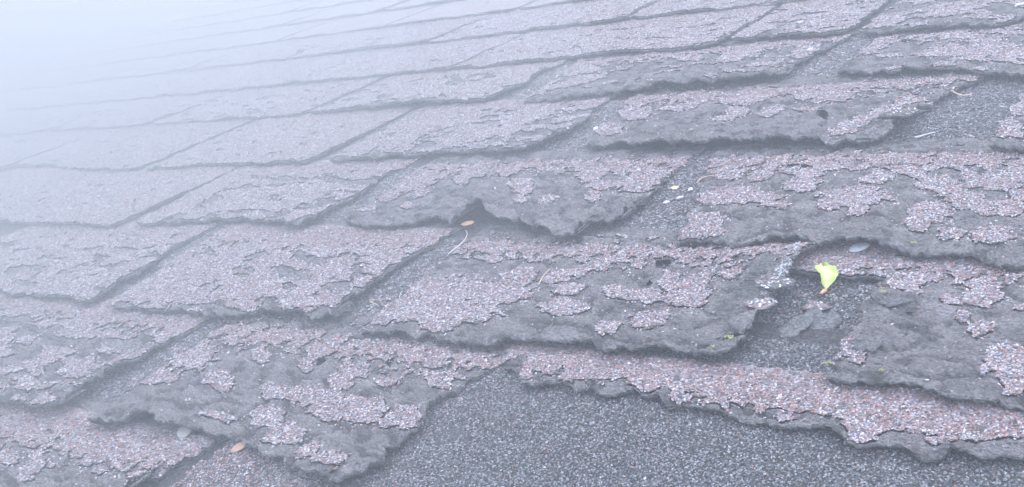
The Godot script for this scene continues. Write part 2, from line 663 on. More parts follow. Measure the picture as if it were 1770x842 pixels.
func make_roof() -> void:
	roof = Node3D.new()
	roof.name = "roof"
	roof.transform = Transform3D(tilt, Vector3.ZERO)
	tag(roof, "weathered asphalt shingle roof with bare curled tabs, fading into added mist", "roof", "", "structure")
	add_child(roof)
	rows = {6: 0.115, 5: 0.240, 4: 0.3625, 3: 0.4975, 2: 0.645, 1: 0.8075, 0: 0.955, -1: 1.12, -2: 1.28}
	var deck := MeshInstance3D.new()
	deck.name = "roof_deck"
	deck.mesh = slab_box(Vector3(14.0, 0.02, 4.2))
	deck.position = Vector3(-6.2, -0.009, -1.85)
	deck.mesh.surface_set_material(0, mats.dark_grain)
	roof.add_child(deck, true)
	gap_granules(roof)
	for d in TRACED:
		shingle(d)
	var joints := {3: [-2.0, -1.72, -1.44, -1.17], 2: [-2.45, -2.17, -1.89, -1.61, -1.345], 1: [-2.6, -2.33, -2.05, -1.78, -1.505, -1.235, -0.935], 0: [-2.76, -2.49, -2.215, -1.94, -1.665, -1.4, -1.1, -0.815, -0.458], -1: [-2.9, -2.63, -2.37, -2.1, -1.82, -1.555, -1.29, -0.985, -0.66, -0.37, -0.1, 0.17]}
	for k in joints:
		var js: Array = joints[k]
		for i in js.size() - 1:
			var c := rng.randf_range(0.78, 0.95)
			if k == -1 and js[i] > -0.7: c = 0.8
			shingle(regular(k, js[i] + 0.003, js[i + 1] - 0.003, c, 0.0028 if js[i] > -1.7 else 0.004))
	var spare := []
	for k in range(-2, FIRST_ROW - 1, -1):
		var v := row_at(k)
		var shift := -0.135 if k % 2 == 0 else 0.0
		for i in range(-26, 5):
			var a := i * TAB_WIDTH + shift + 0.03
			var seen_right := -0.19 - (v - 1.04) / 0.433 + 0.25
			var seen_left := -(0.2 + 1.8 * v) - 0.1
			var t := regular(k, a + 0.003, a + TAB_WIDTH - 0.003, 0.98, 0.006 if v < 1.9 else 0.012)
			t.rough = 0.8
			t.cover = rng.randf_range(0.86, 0.98)
			if a < seen_right and a + TAB_WIDTH > seen_left:
				shingle(t)
			else:
				spare.append(t)
	for s in [[0.13, 0.41], [0.41, 0.69]]:
		for k in [4, 3, 2, 1, 0]:
			spare.append(regular(k, s[0] + 0.003, s[1] - 0.003, 0.5, 0.008))
	merged(spare)


func slab_box(size: Vector3) -> BoxMesh:
	var b := BoxMesh.new()
	b.size = size
	return b


func merged(list: Array) -> void:
	# the rows that run on out of the picture: plain tabs in one sheet
	var st := SurfaceTool.new()
	st.begin(Mesh.PRIMITIVE_TRIANGLES)
	for t in list:
		var e: Array = t.edge
		var v := row_at(t.course)
		var up := row_at(t.course - 1) + 0.02
		var a: Vector3 = e[0]
		var b: Vector3 = e[-1]
		var box := slab_box(Vector3(b.x - a.x, 0.003, up - v))
		var slope := atan2(0.004, up - v)
		st.append_from(box, 0, Transform3D(Basis(Vector3.RIGHT, -slope), Vector3((a.x + b.x) / 2, 0.0026, -(v + up) / 2)))
	var o := MeshInstance3D.new()
	o.name = "shingle_rows"
	o.mesh = st.commit()
	o.mesh.surface_set_material(0, mats.grain)
	o.set_meta("kind", "stuff")
	roof.add_child(o, true)


func gap_granules(deck: Node3D) -> void:
	var flat := PackedFloat32Array()
	var count := 0
	for g in [[-0.37, -0.27, 0.47, 0.66, 0.35], [-0.22, -0.13, 0.36, 0.52, 0.15], [-0.25, -0.11, 0.62, 0.82, 0.1], [-0.49, -0.41, 0.35, 0.5, 0.5], [-0.66, -0.57, 0.48, 0.64, 0.6], [-0.62, -0.5, 0.23, 0.37, 0.5], [-0.38, -0.28, 0.8, 0.96, 0.6], [-0.53, -0.44, 0.63, 0.8, 0.6], [-0.76, -0.66, 0.36, 0.52, 0.6], [-0.68, -0.58, 0.78, 0.96, 0.6], [-0.82, -0.7, 0.62, 0.82, 0.6], [-0.92, -0.8, 0.48, 0.65, 0.6]]:
		var dist := Vector3(g[1], EYE, g[2]).length()
		var size := clampf(0.00085 * (0.55 + 0.75 * dist), 0.0007, 0.0014)
		var n := int((g[1] - g[0]) * (g[3] - g[2]) / (size * size) * 0.55)
		for i in n:
			var at := Vector3(rng.randf_range(g[0], g[1]), 0.0012, -rng.randf_range(g[2], g[3]))
			at.y += 0.0008 * n_blot.get_noise_2d(at.x, at.z)
			var pick: Array = DARK[rng.randi() % DARK.size()]
			if rng.randf() < g[4] * (0.5 + n_blot.get_noise_2d(at.x * 0.6, at.z)):
				pick = PINK[rng.randi() % PINK.size()]
			var r := size * rng.randf_range(0.6, 1.3)
			put(flat, at, lying(Vector3.UP, 0.5, Vector3(r * rng.randf_range(0.9, 1.4), r * rng.randf_range(0.6, 1.0), r)), pick, rng.randf_range(0.55, 0.88))
			count += 1
	scatter(deck, "granules", chip, flat, count)


var LIP := [Vector3(-0.2036, 0.4229, 0.012), Vector3(-0.2011, 0.4344, 0.014), Vector3(-0.2019, 0.4499, 0.015), Vector3(-0.2042, 0.4654, 0.015), Vector3(-0.2056, 0.4808, 0.013)]


func top_at(u: float, v: float) -> float:
	# the height of whatever lies uppermost there
	var best := 0.0015
	for dx in [-1, 0, 1]:
		for dy in [-1, 0, 1]:
			best = maxf(best, heights.get(Vector2i(int(floor(u / 0.003)) + dx, int(floor(v / 0.003)) + dy), 0.0) if absi(dx) + absi(dy) < 2 else 0.0)
	return best


func lay(o: Node3D, u: float, v: float, raise: float, turn: float, lean := 0.0, roll := 0.0, floor_ := -1.0) -> Node3D:
	o.transform = Transform3D(tilt * Basis.from_euler(Vector3(lean, turn, roll)), tilt * Vector3(u, (top_at(u, v) if floor_ < 0.0 else floor_) + raise, -v))
	add_child(o, true)
	return o


func plain(called: String, rough := 0.8) -> StandardMaterial3D:
	var m := StandardMaterial3D.new()
	m.resource_name = called
	m.vertex_color_use_as_albedo = true
	m.roughness = rough
	m.metallic_specular = 0.35
	return m


func sheet(rows_: Array, colors: Array, mat: Material, called: String, parent: Node3D, thick: float) -> MeshInstance3D:
	# a closed thin solid from a grid of points: the top, the same below it, and the rim between
	var h := rows_.size()
	var w: int = rows_[0].size()
	var st := SurfaceTool.new()
	st.begin(Mesh.PRIMITIVE_TRIANGLES)
	for s in 2:
		for j in h:
			for i in w:
				st.set_color(colors[j][i])
				st.set_smooth_group(s)
				st.add_vertex(rows_[j][i] - Vector3(0, thick * s, 0))
	var n := w * h
	for j in h - 1:
		for i in w - 1:
			var a := j * w + i
			for q in [a, a + w, a + 1, a + 1, a + w, a + w + 1]: st.add_index(q)
			for q in [a, a + 1, a + w, a + 1, a + w + 1, a + w]: st.add_index(q + n)
	for i in w - 1:
		for q in [i, i + 1, i + n, i + 1, i + 1 + n, i + n]: st.add_index(q)
		var b := (h - 1) * w + i
		for q in [b, b + n, b + 1, b + 1, b + n, b + 1 + n]: st.add_index(q)
	for j in h - 1:
		var a := j * w
		for q in [a, a + n, a + w, a + w, a + n, a + w + n]: st.add_index(q)
		var b := a + w - 1
		for q in [b, b + w, b + n, b + w, b + w + n, b + n]: st.add_index(q)
	st.generate_normals()
	var o := MeshInstance3D.new()
	o.name = called
	o.mesh = st.commit()
	o.mesh.surface_set_material(0, mat)
	parent.add_child(o, true)
	return o


func leaf() -> void:
	var m := plain("leaf_skin", 0.45)
	m.backlight_enabled = true
	m.backlight = Color(0.14, 0.16, 0.05)
	var root := Node3D.new()
	root.name = "green_leaf"
	tag(root, "small yellow green leaf with an orange stalk lying on dark granules", "leaf")
	var pts := []
	var cols := []
	for j in 25:
		var t := j / 24.0
		var half := 0.0060 * pow(sin(PI * pow(t, 0.8)), 0.62) * (1.0 + 0.05 * sin(t * 44.0)) + 0.0001
		if t < 0.22: half *= smoothstep(-0.08, 0.22, t)
		var row := []
		var rc := []
		for i in 13:
			var s := i / 6.0 - 1.0
			var bulge := 0.0022 * s * s + 0.0009 * sin(s * 4.0 + t * 17.0) * absf(s) - (0.0005 if i == 6 else 0.0)
			var bow := 0.0045 * sin(PI * t) + 0.003 * t
			var flank := (1.0 + 0.15 * sin(t * 5.0)) if s > 0 else (0.62 + 0.75 * smoothstep(0.35, 0.72, t) - 0.35 * smoothstep(0.78, 1.0, t))
			row.append(Vector3(s * half * flank + 0.0022 * sin(t * 2.6), bow + bulge, -0.003 - t * 0.0235))
			var c := Color(0.32, 0.39, 0.11).lerp(Color(0.42, 0.44, 0.22), clampf(1.0 - absf(s) * 1.7, 0, 1))
			c = c.lerp(Color(0.58, 0.46, 0.22), clampf(1.0 - t * 5.0, 0, 1))
			c = c.lerp(Color(0.55, 0.45, 0.30), clampf((t - 0.9) * 8.0, 0, 1) * 0.7)
			if absf(s) < 0.5 and n_fine.get_noise_2d(t * 0.09, s * 0.02) > 0.32: c = c.lerp(Color(0.52, 0.35, 0.2), 0.6)
			rc.append(c)
		pts.append(row)
		cols.append(rc)
	sheet(pts, cols, m, "leaf_blade", root, 0.00035)
	var stalk := []
	for k in 6:
		stalk.append(Vector3(0.0002 - 0.0007 * k, 0.0004 + 0.0002 * k, -0.0045 + k * 0.0010))
	tube(stalk, 0.0014, 0.0010, Color(0.46, 0.29, 0.13), m, "stalk", root)
	var rib := []
	for k in 9:
		var t := 0.05 + k * 0.11
		rib.append(Vector3(0.0022 * sin(t * 2.6), 0.0045 * sin(PI * t) + 0.003 * t - 0.0002, -0.003 - t * 0.0235))
	tube(rib, 0.0004, 0.00015, Color(0.56, 0.58, 0.26), m, "midrib", root)
	lay(root, -0.1815, 0.449, 0.0004, 0.42, 0.22, -0.1)
	root.transform.basis = root.transform.basis.scaled(Vector3.ONE * 0.8)


func tube(path: Array, r0: float, r1: float, c: Color, mat: Material, called: String, parent: Node3D) -> MeshInstance3D:
	var st := SurfaceTool.new()
	st.begin(Mesh.PRIMITIVE_TRIANGLES)
	var sides := 6
	for k in path.size():
		var d: Vector3 = (path[mini(k + 1, path.size() - 1)] - path[maxi(k - 1, 0)]).normalized()
		var x := d.cross(Vector3(0.1, 1, 0.2)).normalized()
		var y := x.cross(d)
		var r := lerpf(r0, r1, float(k) / (path.size() - 1))
		for s in sides:
			var a := TAU * s / sides
			st.set_color(c * (0.85 + 0.3 * absf(sin(k * 2.3 + s))))
			st.add_vertex(path[k] + (x * cos(a) + y * sin(a)) * r)
	for k in path.size() - 1:
		for s in sides:
			var a := k * sides + s
			var b := k * sides + (s + 1) % sides
			for q in [a, b, a + sides, b, b + sides, a + sides]: st.add_index(q)
	for s in range(1, sides - 1):
		for q in [0, s + 1, s]: st.add_index(q)
		var e := (path.size() - 1) * sides
		for q in [e, e + s, e + s + 1]: st.add_index(q)
	st.generate_normals()
	var o := MeshInstance3D.new()
	o.name = called
	o.mesh = st.commit()
	o.mesh.surface_set_material(0, mat)
	parent.add_child(o, true)
	return o


func oval(label: String, u: float, v: float, size: Vector3, c: Color, turn: float, lean: float, roll: float, raise: float, floor_ := -1.0) -> void:
	# a small lens-shaped seed, thickest in its middle, with a faint seam round the rim
	var o := MeshInstance3D.new()
	o.name = "oval_seed"
	var st := SurfaceTool.new()
	st.begin(Mesh.PRIMITIVE_TRIANGLES)
	var rings := 12
	var sides := 28
	for k in rings + 1:
		var a := PI * k / rings
		for s in sides:
			var b := TAU * s / sides
			var p := Vector3(sin(a) * cos(b), cos(a) * 0.5 * (1.0 + 0.25 * cos(a)), sin(a) * sin(b) * (0.93 + 0.07 * cos(b)))
			p.y += 0.03 * sin(b * 5.0 + 1.0) * sin(a) * sin(a) + 0.05 * n_fine.get_noise_3d(p.x * 0.02, p.z * 0.02, p.y * 0.02)
			st.set_color(c * (1.0 + 0.45 * n_wrinkle.get_noise_3d(p.x * 0.05, p.z * 0.13, 1.0 + u)))
			st.add_vertex(p * size)
	for k in rings:
		for s in sides:
			var a := k * sides + s
			var b := k * sides + (s + 1) % sides
			for q in [a, b, a + sides, b, b + sides, a + sides]: st.add_index(q)
	st.generate_normals()
	o.mesh = st.commit()
	o.mesh.surface_set_material(0, mats.seed)
	tag(o, label, "seed", "small oval seeds under the shingle edges")
	lay(o, u, v, raise, turn, lean, roll, floor_)


func needle(label: String, a: Vector2, b: Vector2, bow: float, c: Color, r := 0.00042, called := "pine_needle", category := "pine needle") -> void:
	var mid := (a + b) / 2.0
	var path := []
	var d := b - a
	var side := Vector2(-d.y, d.x) * bow
	for k in 9:
		var t := k / 8.0
		var q := a + d * t + side * sin(PI * t) * (0.8 + 0.4 * t) - mid
		path.append(Vector3(q.x, top_at(mid.x + q.x, mid.y + q.y) - top_at(mid.x, mid.y), -q.y))
	# a stiff thing bridges the dips below it
	for n in 3:
		for k in range(1, 8):
			path[k].y = maxf(path[k].y, (path[k - 1].y + path[k + 1].y) / 2.0)
	var hold := Node3D.new()
	var o := tube(path, r, r * 0.5, c, mats.seed, called, hold)
	hold.remove_child(o)
	hold.free()
	tag(o, label, category, "dry needles fallen on the roof" if called == "pine_needle" else "")
	lay(o, mid.x, mid.y, r * 0.9, 0.0)


func lump(label: String, called: String, category: String, group: String, u: float, v: float, size: Vector3, c: Color, turn: float, seed_: float, grainy := 0.0, lean := 0.0) -> Node3D:
	# a torn bit: an uneven, flat-bottomed lump with a ragged outline
	var o := MeshInstance3D.new()
	o.name = called
	var st := SurfaceTool.new()
	st.begin(Mesh.PRIMITIVE_TRIANGLES)
	var rings := 9
	var sides := 30
	for k in rings + 1:
		var f := float(k) / rings
		for s in sides:
			var b := TAU * s / sides
			var out := 1.0 + 0.75 * n_edge.get_noise_3d(cos(b) * 0.012, sin(b) * 0.012, seed_) + 0.22 * n_fine.get_noise_3d(cos(b) * 0.012, sin(b) * 0.012, seed_)
			var rad := out * (minf(f * 1.5, 1.0) if f < 0.67 else 1.0 - (f - 0.67) * 0.6)
			var y := (1.0 - pow(rad / out, 6.0) * 0.35) if f < 0.67 else 0.65 * (1.0 - (f - 0.67) * 3.0)
			y += 0.5 * n_wrinkle.get_noise_3d(cos(b) * rad * 0.02, sin(b) * rad * 0.02, seed_ + 5.0)
			st.set_color(c * (1.0 + 0.5 * n_fine.get_noise_3d(cos(b) * rad * 0.02, sin(b) * rad * 0.02, seed_ + 9.0)))
			st.add_vertex(Vector3(cos(b) * rad, y, sin(b) * rad) * size)
	for k in rings:
		for s in sides:
			var a := k * sides + s
			var b := k * sides + (s + 1) % sides
			for q in [a, b, a + sides, b, b + sides, a + sides]: st.add_index(q)
	st.generate_normals()
	o.mesh = st.commit()
	o.mesh.surface_set_material(0, mats.felt if category == "felt scrap" else mats.seed)
	tag(o, label, category, group)
	if grainy > 0.0:
		var flat := PackedFloat32Array()
		var n := int(size.x * size.z * grainy / 0.0000007)
		for i in n:
			var a := rng.randf() * TAU
			var r := sqrt(rng.randf()) * 0.95
			var pick: Array = PINK[rng.randi() % PINK.size()]
			var g := 0.0009 * rng.randf_range(0.6, 1.3)
			put(flat, Vector3(cos(a) * r * size.x, size.y * 0.95, sin(a) * r * size.z), lying(Vector3.UP, 0.5, Vector3(g * 1.2, g * 0.8, g)), pick, rng.randf_range(0.8, 1.15))
		scatter(o, "granules", chip, flat, n)
	return lay(o, u, v, -0.0002, turn, lean)


func lichen(label: String, u: float, v: float, r: float) -> void:
	# a tuft of tiny yellow lobes
	var st := SurfaceTool.new()
	st.begin(Mesh.PRIMITIVE_TRIANGLES)
	var ball := SphereMesh.new()
	ball.radial_segments = 6
	ball.rings = 3
	ball.radius = 1.0
	ball.height = 1.6
	for n in 26:
		var a := rng.randf() * TAU
		var q := sqrt(rng.randf()) * r
		var s := r * rng.randf_range(0.16, 0.34)
		st.append_from(ball, 0, Transform3D(Basis.from_euler(Vector3(rng.randf(), rng.randf() * 6.0, rng.randf())) * Basis.from_scale(Vector3(s, s * 0.7, s * 0.6)), Vector3(cos(a) * q, s * 0.3, sin(a) * q * 0.7)))
	var o := MeshInstance3D.new()
	o.name = "yellow_lichen"
	o.mesh = st.commit()
	o.mesh.surface_set_material(0, mats.lichen)
	tag(o, label, "lichen", "yellow lichen tufts on the shingle edges")
	lay(o, u, v, 0.0, 0.0)


func curled_lip() -> void:
	# the right side of the large bare shingle is rolled up and gritty
	var host: Node3D
	for c in roof.get_children():
		if c.get_meta("label", "").begins_with("large bare shingle tab"):
			host = c
	var path := []
	var way := LIP
	for k in 41:
		var q := polyline(way, k / 40.0)
		path.append(Vector3(q.x + 0.0012 * n_edge.get_noise_2d(q.y, 1.0), q.z + 0.0016 * n_edge.get_noise_2d(q.y, 8.0), -q.y))
	var o := tube(path, 0.0030, 0.0016, Color(0.20, 0.2, 0.205), mats.felt, "curled_lip", host)
	var flat := PackedFloat32Array()
	for n in 420:
		var q: Vector3 = path[rng.randi() % 41]
		var a := rng.randf() * PI
		var r := 0.0007 * rng.randf_range(0.6, 1.3)
		put(flat, q + Vector3(cos(a) * 0.0026 + rng.randf_range(-0.001, 0.001), sin(a) * 0.0026, rng.randf_range(-0.001, 0.001)), lying(Vector3(cos(a), sin(a), 0), 0.6, Vector3(r * 1.2, r * 0.7, r)), [0.27, 0.275, 0.29], rng.randf_range(0.5, 1.3))
	scatter(o, "grit", chip, flat, 420)


func make_debris() -> void:
	curled_lip()
	mats.seed = plain("dry_plant", 0.6)
	mats.lichen = plain("lichen", 0.95)
	mats.lichen.albedo_color = Color(0.50, 0.50, 0.34)
	leaf()
	oval("pale grey oval seed lying under the long arched edge above the green leaf", -0.1796, 0.4985, Vector3(0.0047, 0.0016, 0.0062), Color(0.42, 0.44, 0.47), -0.9, 0.12, 0.0, 0.0014, 0.0036)
	oval("orange oval seed half under the curled shingle at the lower left", -0.4126, 0.2504, Vector3(0.0050, 0.0017, 0.0058), Color(0.30, 0.18, 0.13), -0.5, 0.15, 0.1, 0.0020, 0.0032)
	oval("thin grey beige oval seed beside the dark joint at the lower left", -0.4589, 0.2507, Vector3(0.0052, 0.0012, 0.0042), Color(0.24, 0.23, 0.21), -0.2, 0.3, -0.1, 0.0018, 0.0040)
	oval("narrow orange brown seed at the end of a dry stem below the raised peak", -0.4648, 0.5164, Vector3(0.0050, 0.0014, 0.0030), Color(0.36, 0.20, 0.13), 0.45, 0.2, 0.0, 0.0012, 0.0042)
	var tan_ := Color(0.36, 0.27, 0.20)
	needle("curved tan pine needle on dark granules high at the right", Vector2(-0.1908, 0.7537), Vector2(-0.179, 0.7628), -0.16, Color(0.52, 0.36, 0.27), 0.0005)
	needle("steep tan pine needle standing across the bare felt in the middle", Vector2(-0.3445, 0.4281), Vector2(-0.3499, 0.4496), 0.06, tan_)
	needle("level tan pine needle left of the steep one in the middle", Vector2(-0.3763, 0.4259), Vector2(-0.3641, 0.4258), -0.05, tan_)
	needle("short tan pine needle in the dark joint left of the granule patch", Vector2(-0.4619, 0.4032), Vector2(-0.4503, 0.3993), 0.05, tan_)
	needle("thin whitish pine needle beside the left rim of the granule patch", Vector2(-0.4303, 0.3995), Vector2(-0.4400, 0.4132), 0.05, Color(0.4, 0.4, 0.4), 0.0003)
	needle("faint brown pine needle on the upper right shingle with the holes", Vector2(-0.36, 0.782), Vector2(-0.3468, 0.7743), 0.08, Color(0.33, 0.2, 0.14), 0.0004)
	needle("bent brown pine needle beside the white flakes of the wide joint", Vector2(-0.318, 0.590), Vector2(-0.311, 0.603), 0.3, Color(0.45, 0.27, 0.18), 0.0004)
	needle("long dry stem of the narrow orange brown seed", Vector2(-0.4453, 0.468), Vector2(-0.4643, 0.512), -0.12, Color(0.34, 0.31, 0.29), 0.0006, "dry_stem", "stem")
	var white := Color(0.38, 0.38, 0.39)
	var wg := "white flakes in the joints"
	lump("lowest white flake in the wide joint right of the tongue", "white_flake", "flake", wg, -0.3290, 0.5640, Vector3(0.0022, 0.0011, 0.0018), white, 0.3, 1.0)
	lump("middle white flake in the wide joint right of the tongue", "white_flake", "flake", wg, -0.3222, 0.5709, Vector3(0.0026, 0.0016, 0.0014), white, 0.9, 2.0)
	lump("upper white flake in the wide joint right of the tongue", "white_flake", "flake", wg, -0.3215, 0.5859, Vector3(0.0016, 0.0014, 0.0026), white, 0.4, 3.0)
	lump("yellowish flake above the white flakes in the wide joint", "yellow_flake", "flake", "", -0.3345, 0.5880, Vector3(0.0036, 0.0016, 0.0022), Color(0.44, 0.36, 0.22), 0.4, 4.0)
	lump("white fluff at the right end of the upper left bare shingle", "white_fluff", "fluff", "", -0.4737, 0.7192, Vector3(0.0022, 0.0026, 0.0040), white, 0.5, 5.0)
	needle("small white stick at the upper right corner", Vector2(-0.1880, 0.974), Vector2(-0.172, 0.984), 0.02, Color(0.52, 0.52, 0.49), 0.0013, "white_stick", "stick")
	needle("white sliver of wood on the dark granules below the curved needle", Vector2(-0.1950, 0.671), Vector2(-0.1855, 0.683), 0.05, Color(0.36, 0.35, 0.35), 0.0008, "wood_sliver", "sliver")
	lump("pale pebble in the joint below the upper right shingle corner", "pale_pebble", "pebble", "", -0.3441, 0.8932, Vector3(0.0026, 0.0026, 0.0034), Color(0.34, 0.31, 0.27), 0.5, 6.0)
	lump("cream crumb on the rim of the shingle at the top right", "cream_crumb", "crumb", "", -0.3878, 0.9889, Vector3(0.0030, 0.0022, 0.0026), Color(0.33, 0.31, 0.28), 0.5, 7.0)
	var dk := Color(0.15, 0.152, 0.157)
	var fg := "torn scraps of felt"
	lump("dark flat felt scrap on the bare shingle right of the leaf", "felt_scrap", "felt scrap", fg, -0.1407, 0.4295, Vector3(0.0062, 0.0012, 0.0050), dk, 0.4, 11.0)
	lump("dark felt scrap beside the granule clump on the bare right shingle", "felt_scrap", "felt scrap", fg, -0.1421, 0.3891, Vector3(0.0060, 0.0014, 0.0052), dk, 1.4, 12.0)
	lump("grey tilted felt scrap below the green leaf", "felt_scrap", "felt scrap", fg, -0.1735, 0.4175, Vector3(0.0080, 0.0020, 0.0110), Color(0.19, 0.192, 0.196), 0.5, 13.0, 0.0, 0.25)
	lump("grey felt scrap with a ragged tip left of the tilted one", "felt_scrap", "felt scrap", fg, -0.1846, 0.4110, Vector3(0.0060, 0.0022, 0.0100), Color(0.19, 0.192, 0.196), -0.5, 14.0, 0.0, 0.2)
	lump("thick felt scrap sticking out of the curled shingle left of the leaf", "felt_scrap", "felt scrap", fg, -0.1995, 0.4290, Vector3(0.0090, 0.0024, 0.0055), Color(0.17, 0.172, 0.176), 0.3, 15.0, 0.7, 0.0)
	lump("long felt scrap among dark granules at the bottom", "felt_scrap", "felt scrap", fg, -0.3055, 0.2919, Vector3(0.0120, 0.0010, 0.0060), Color(0.10, 0.102, 0.106), 0.7, 16.0)
	lump("felt scrap with granules below the corner of the upper right shingle", "felt_scrap", "felt scrap", fg, -0.2075, 0.6874, Vector3(0.0120, 0.0030, 0.0080), dk, 0.2, 17.0, 0.8)
	lump("clump of pink and white granules just below the green leaf", "granule_clump", "granule clump", "", -0.1809, 0.4343, Vector3(0.0062, 0.0022, 0.0048), Color(0.10, 0.09, 0.09), 0.2, 18.0, 1.0)
	lump("clump of granules under the curled right side of the shingle left of the leaf", "granule_clump", "granule clump", "", -0.2000, 0.4130, Vector3(0.0080, 0.0014, 0.0050), Color(0.10, 0.09, 0.09), 0.2, 19.0, 1.0)
	lichen("yellow lichen tuft on the lower right corner of the large bare shingle", -0.2023, 0.3800, 0.0024)
	lichen("smaller yellow lichen tuft left of the one on the large bare shingle", -0.2086, 0.3735, 0.0015)
	lichen("yellow lichen tuft on the rolled side right of the green leaf", -0.1480, 0.4350, 0.0020)
	lichen("yellow lichen tuft at the left tip of the bare right shingle", -0.1545, 0.3735, 0.0017)
	lichen("faint yellow lichen tuft on the lower edge of the bare right shingle", -0.1307, 0.3712, 0.0013)
	lichen("yellow lichen tuft under the long arched edge at the right", -0.1490, 0.4930, 0.0020)
	# far off in the added mist
	var far := MeshInstance3D.new()
	far.name = "white_strip"
	far.mesh = slab_box(Vector3(0.014, 0.006, 0.13))
	far.mesh.material = plain("white_paint", 0.5)
	far.mesh.material.albedo_color = Color(0.93, 0.93, 0.93)
	tag(far, "white strip lying far up the roof in the added mist", "strip")
	lay(far, -2.43, 1.742, 0.012, -0.31)
	for q in [[-2.5462, 1.3922, "left"], [-2.3739, 1.3503, "right"]]:
		lump("small white pebble in the added mist, %s one of the two" % q[2], "white_pebble", "pebble", "white pebbles far off on the roof", q[0], q[1], Vector3(0.012, 0.010, 0.012), Color(0.85, 0.85, 0.85), 0.0, 21.0)

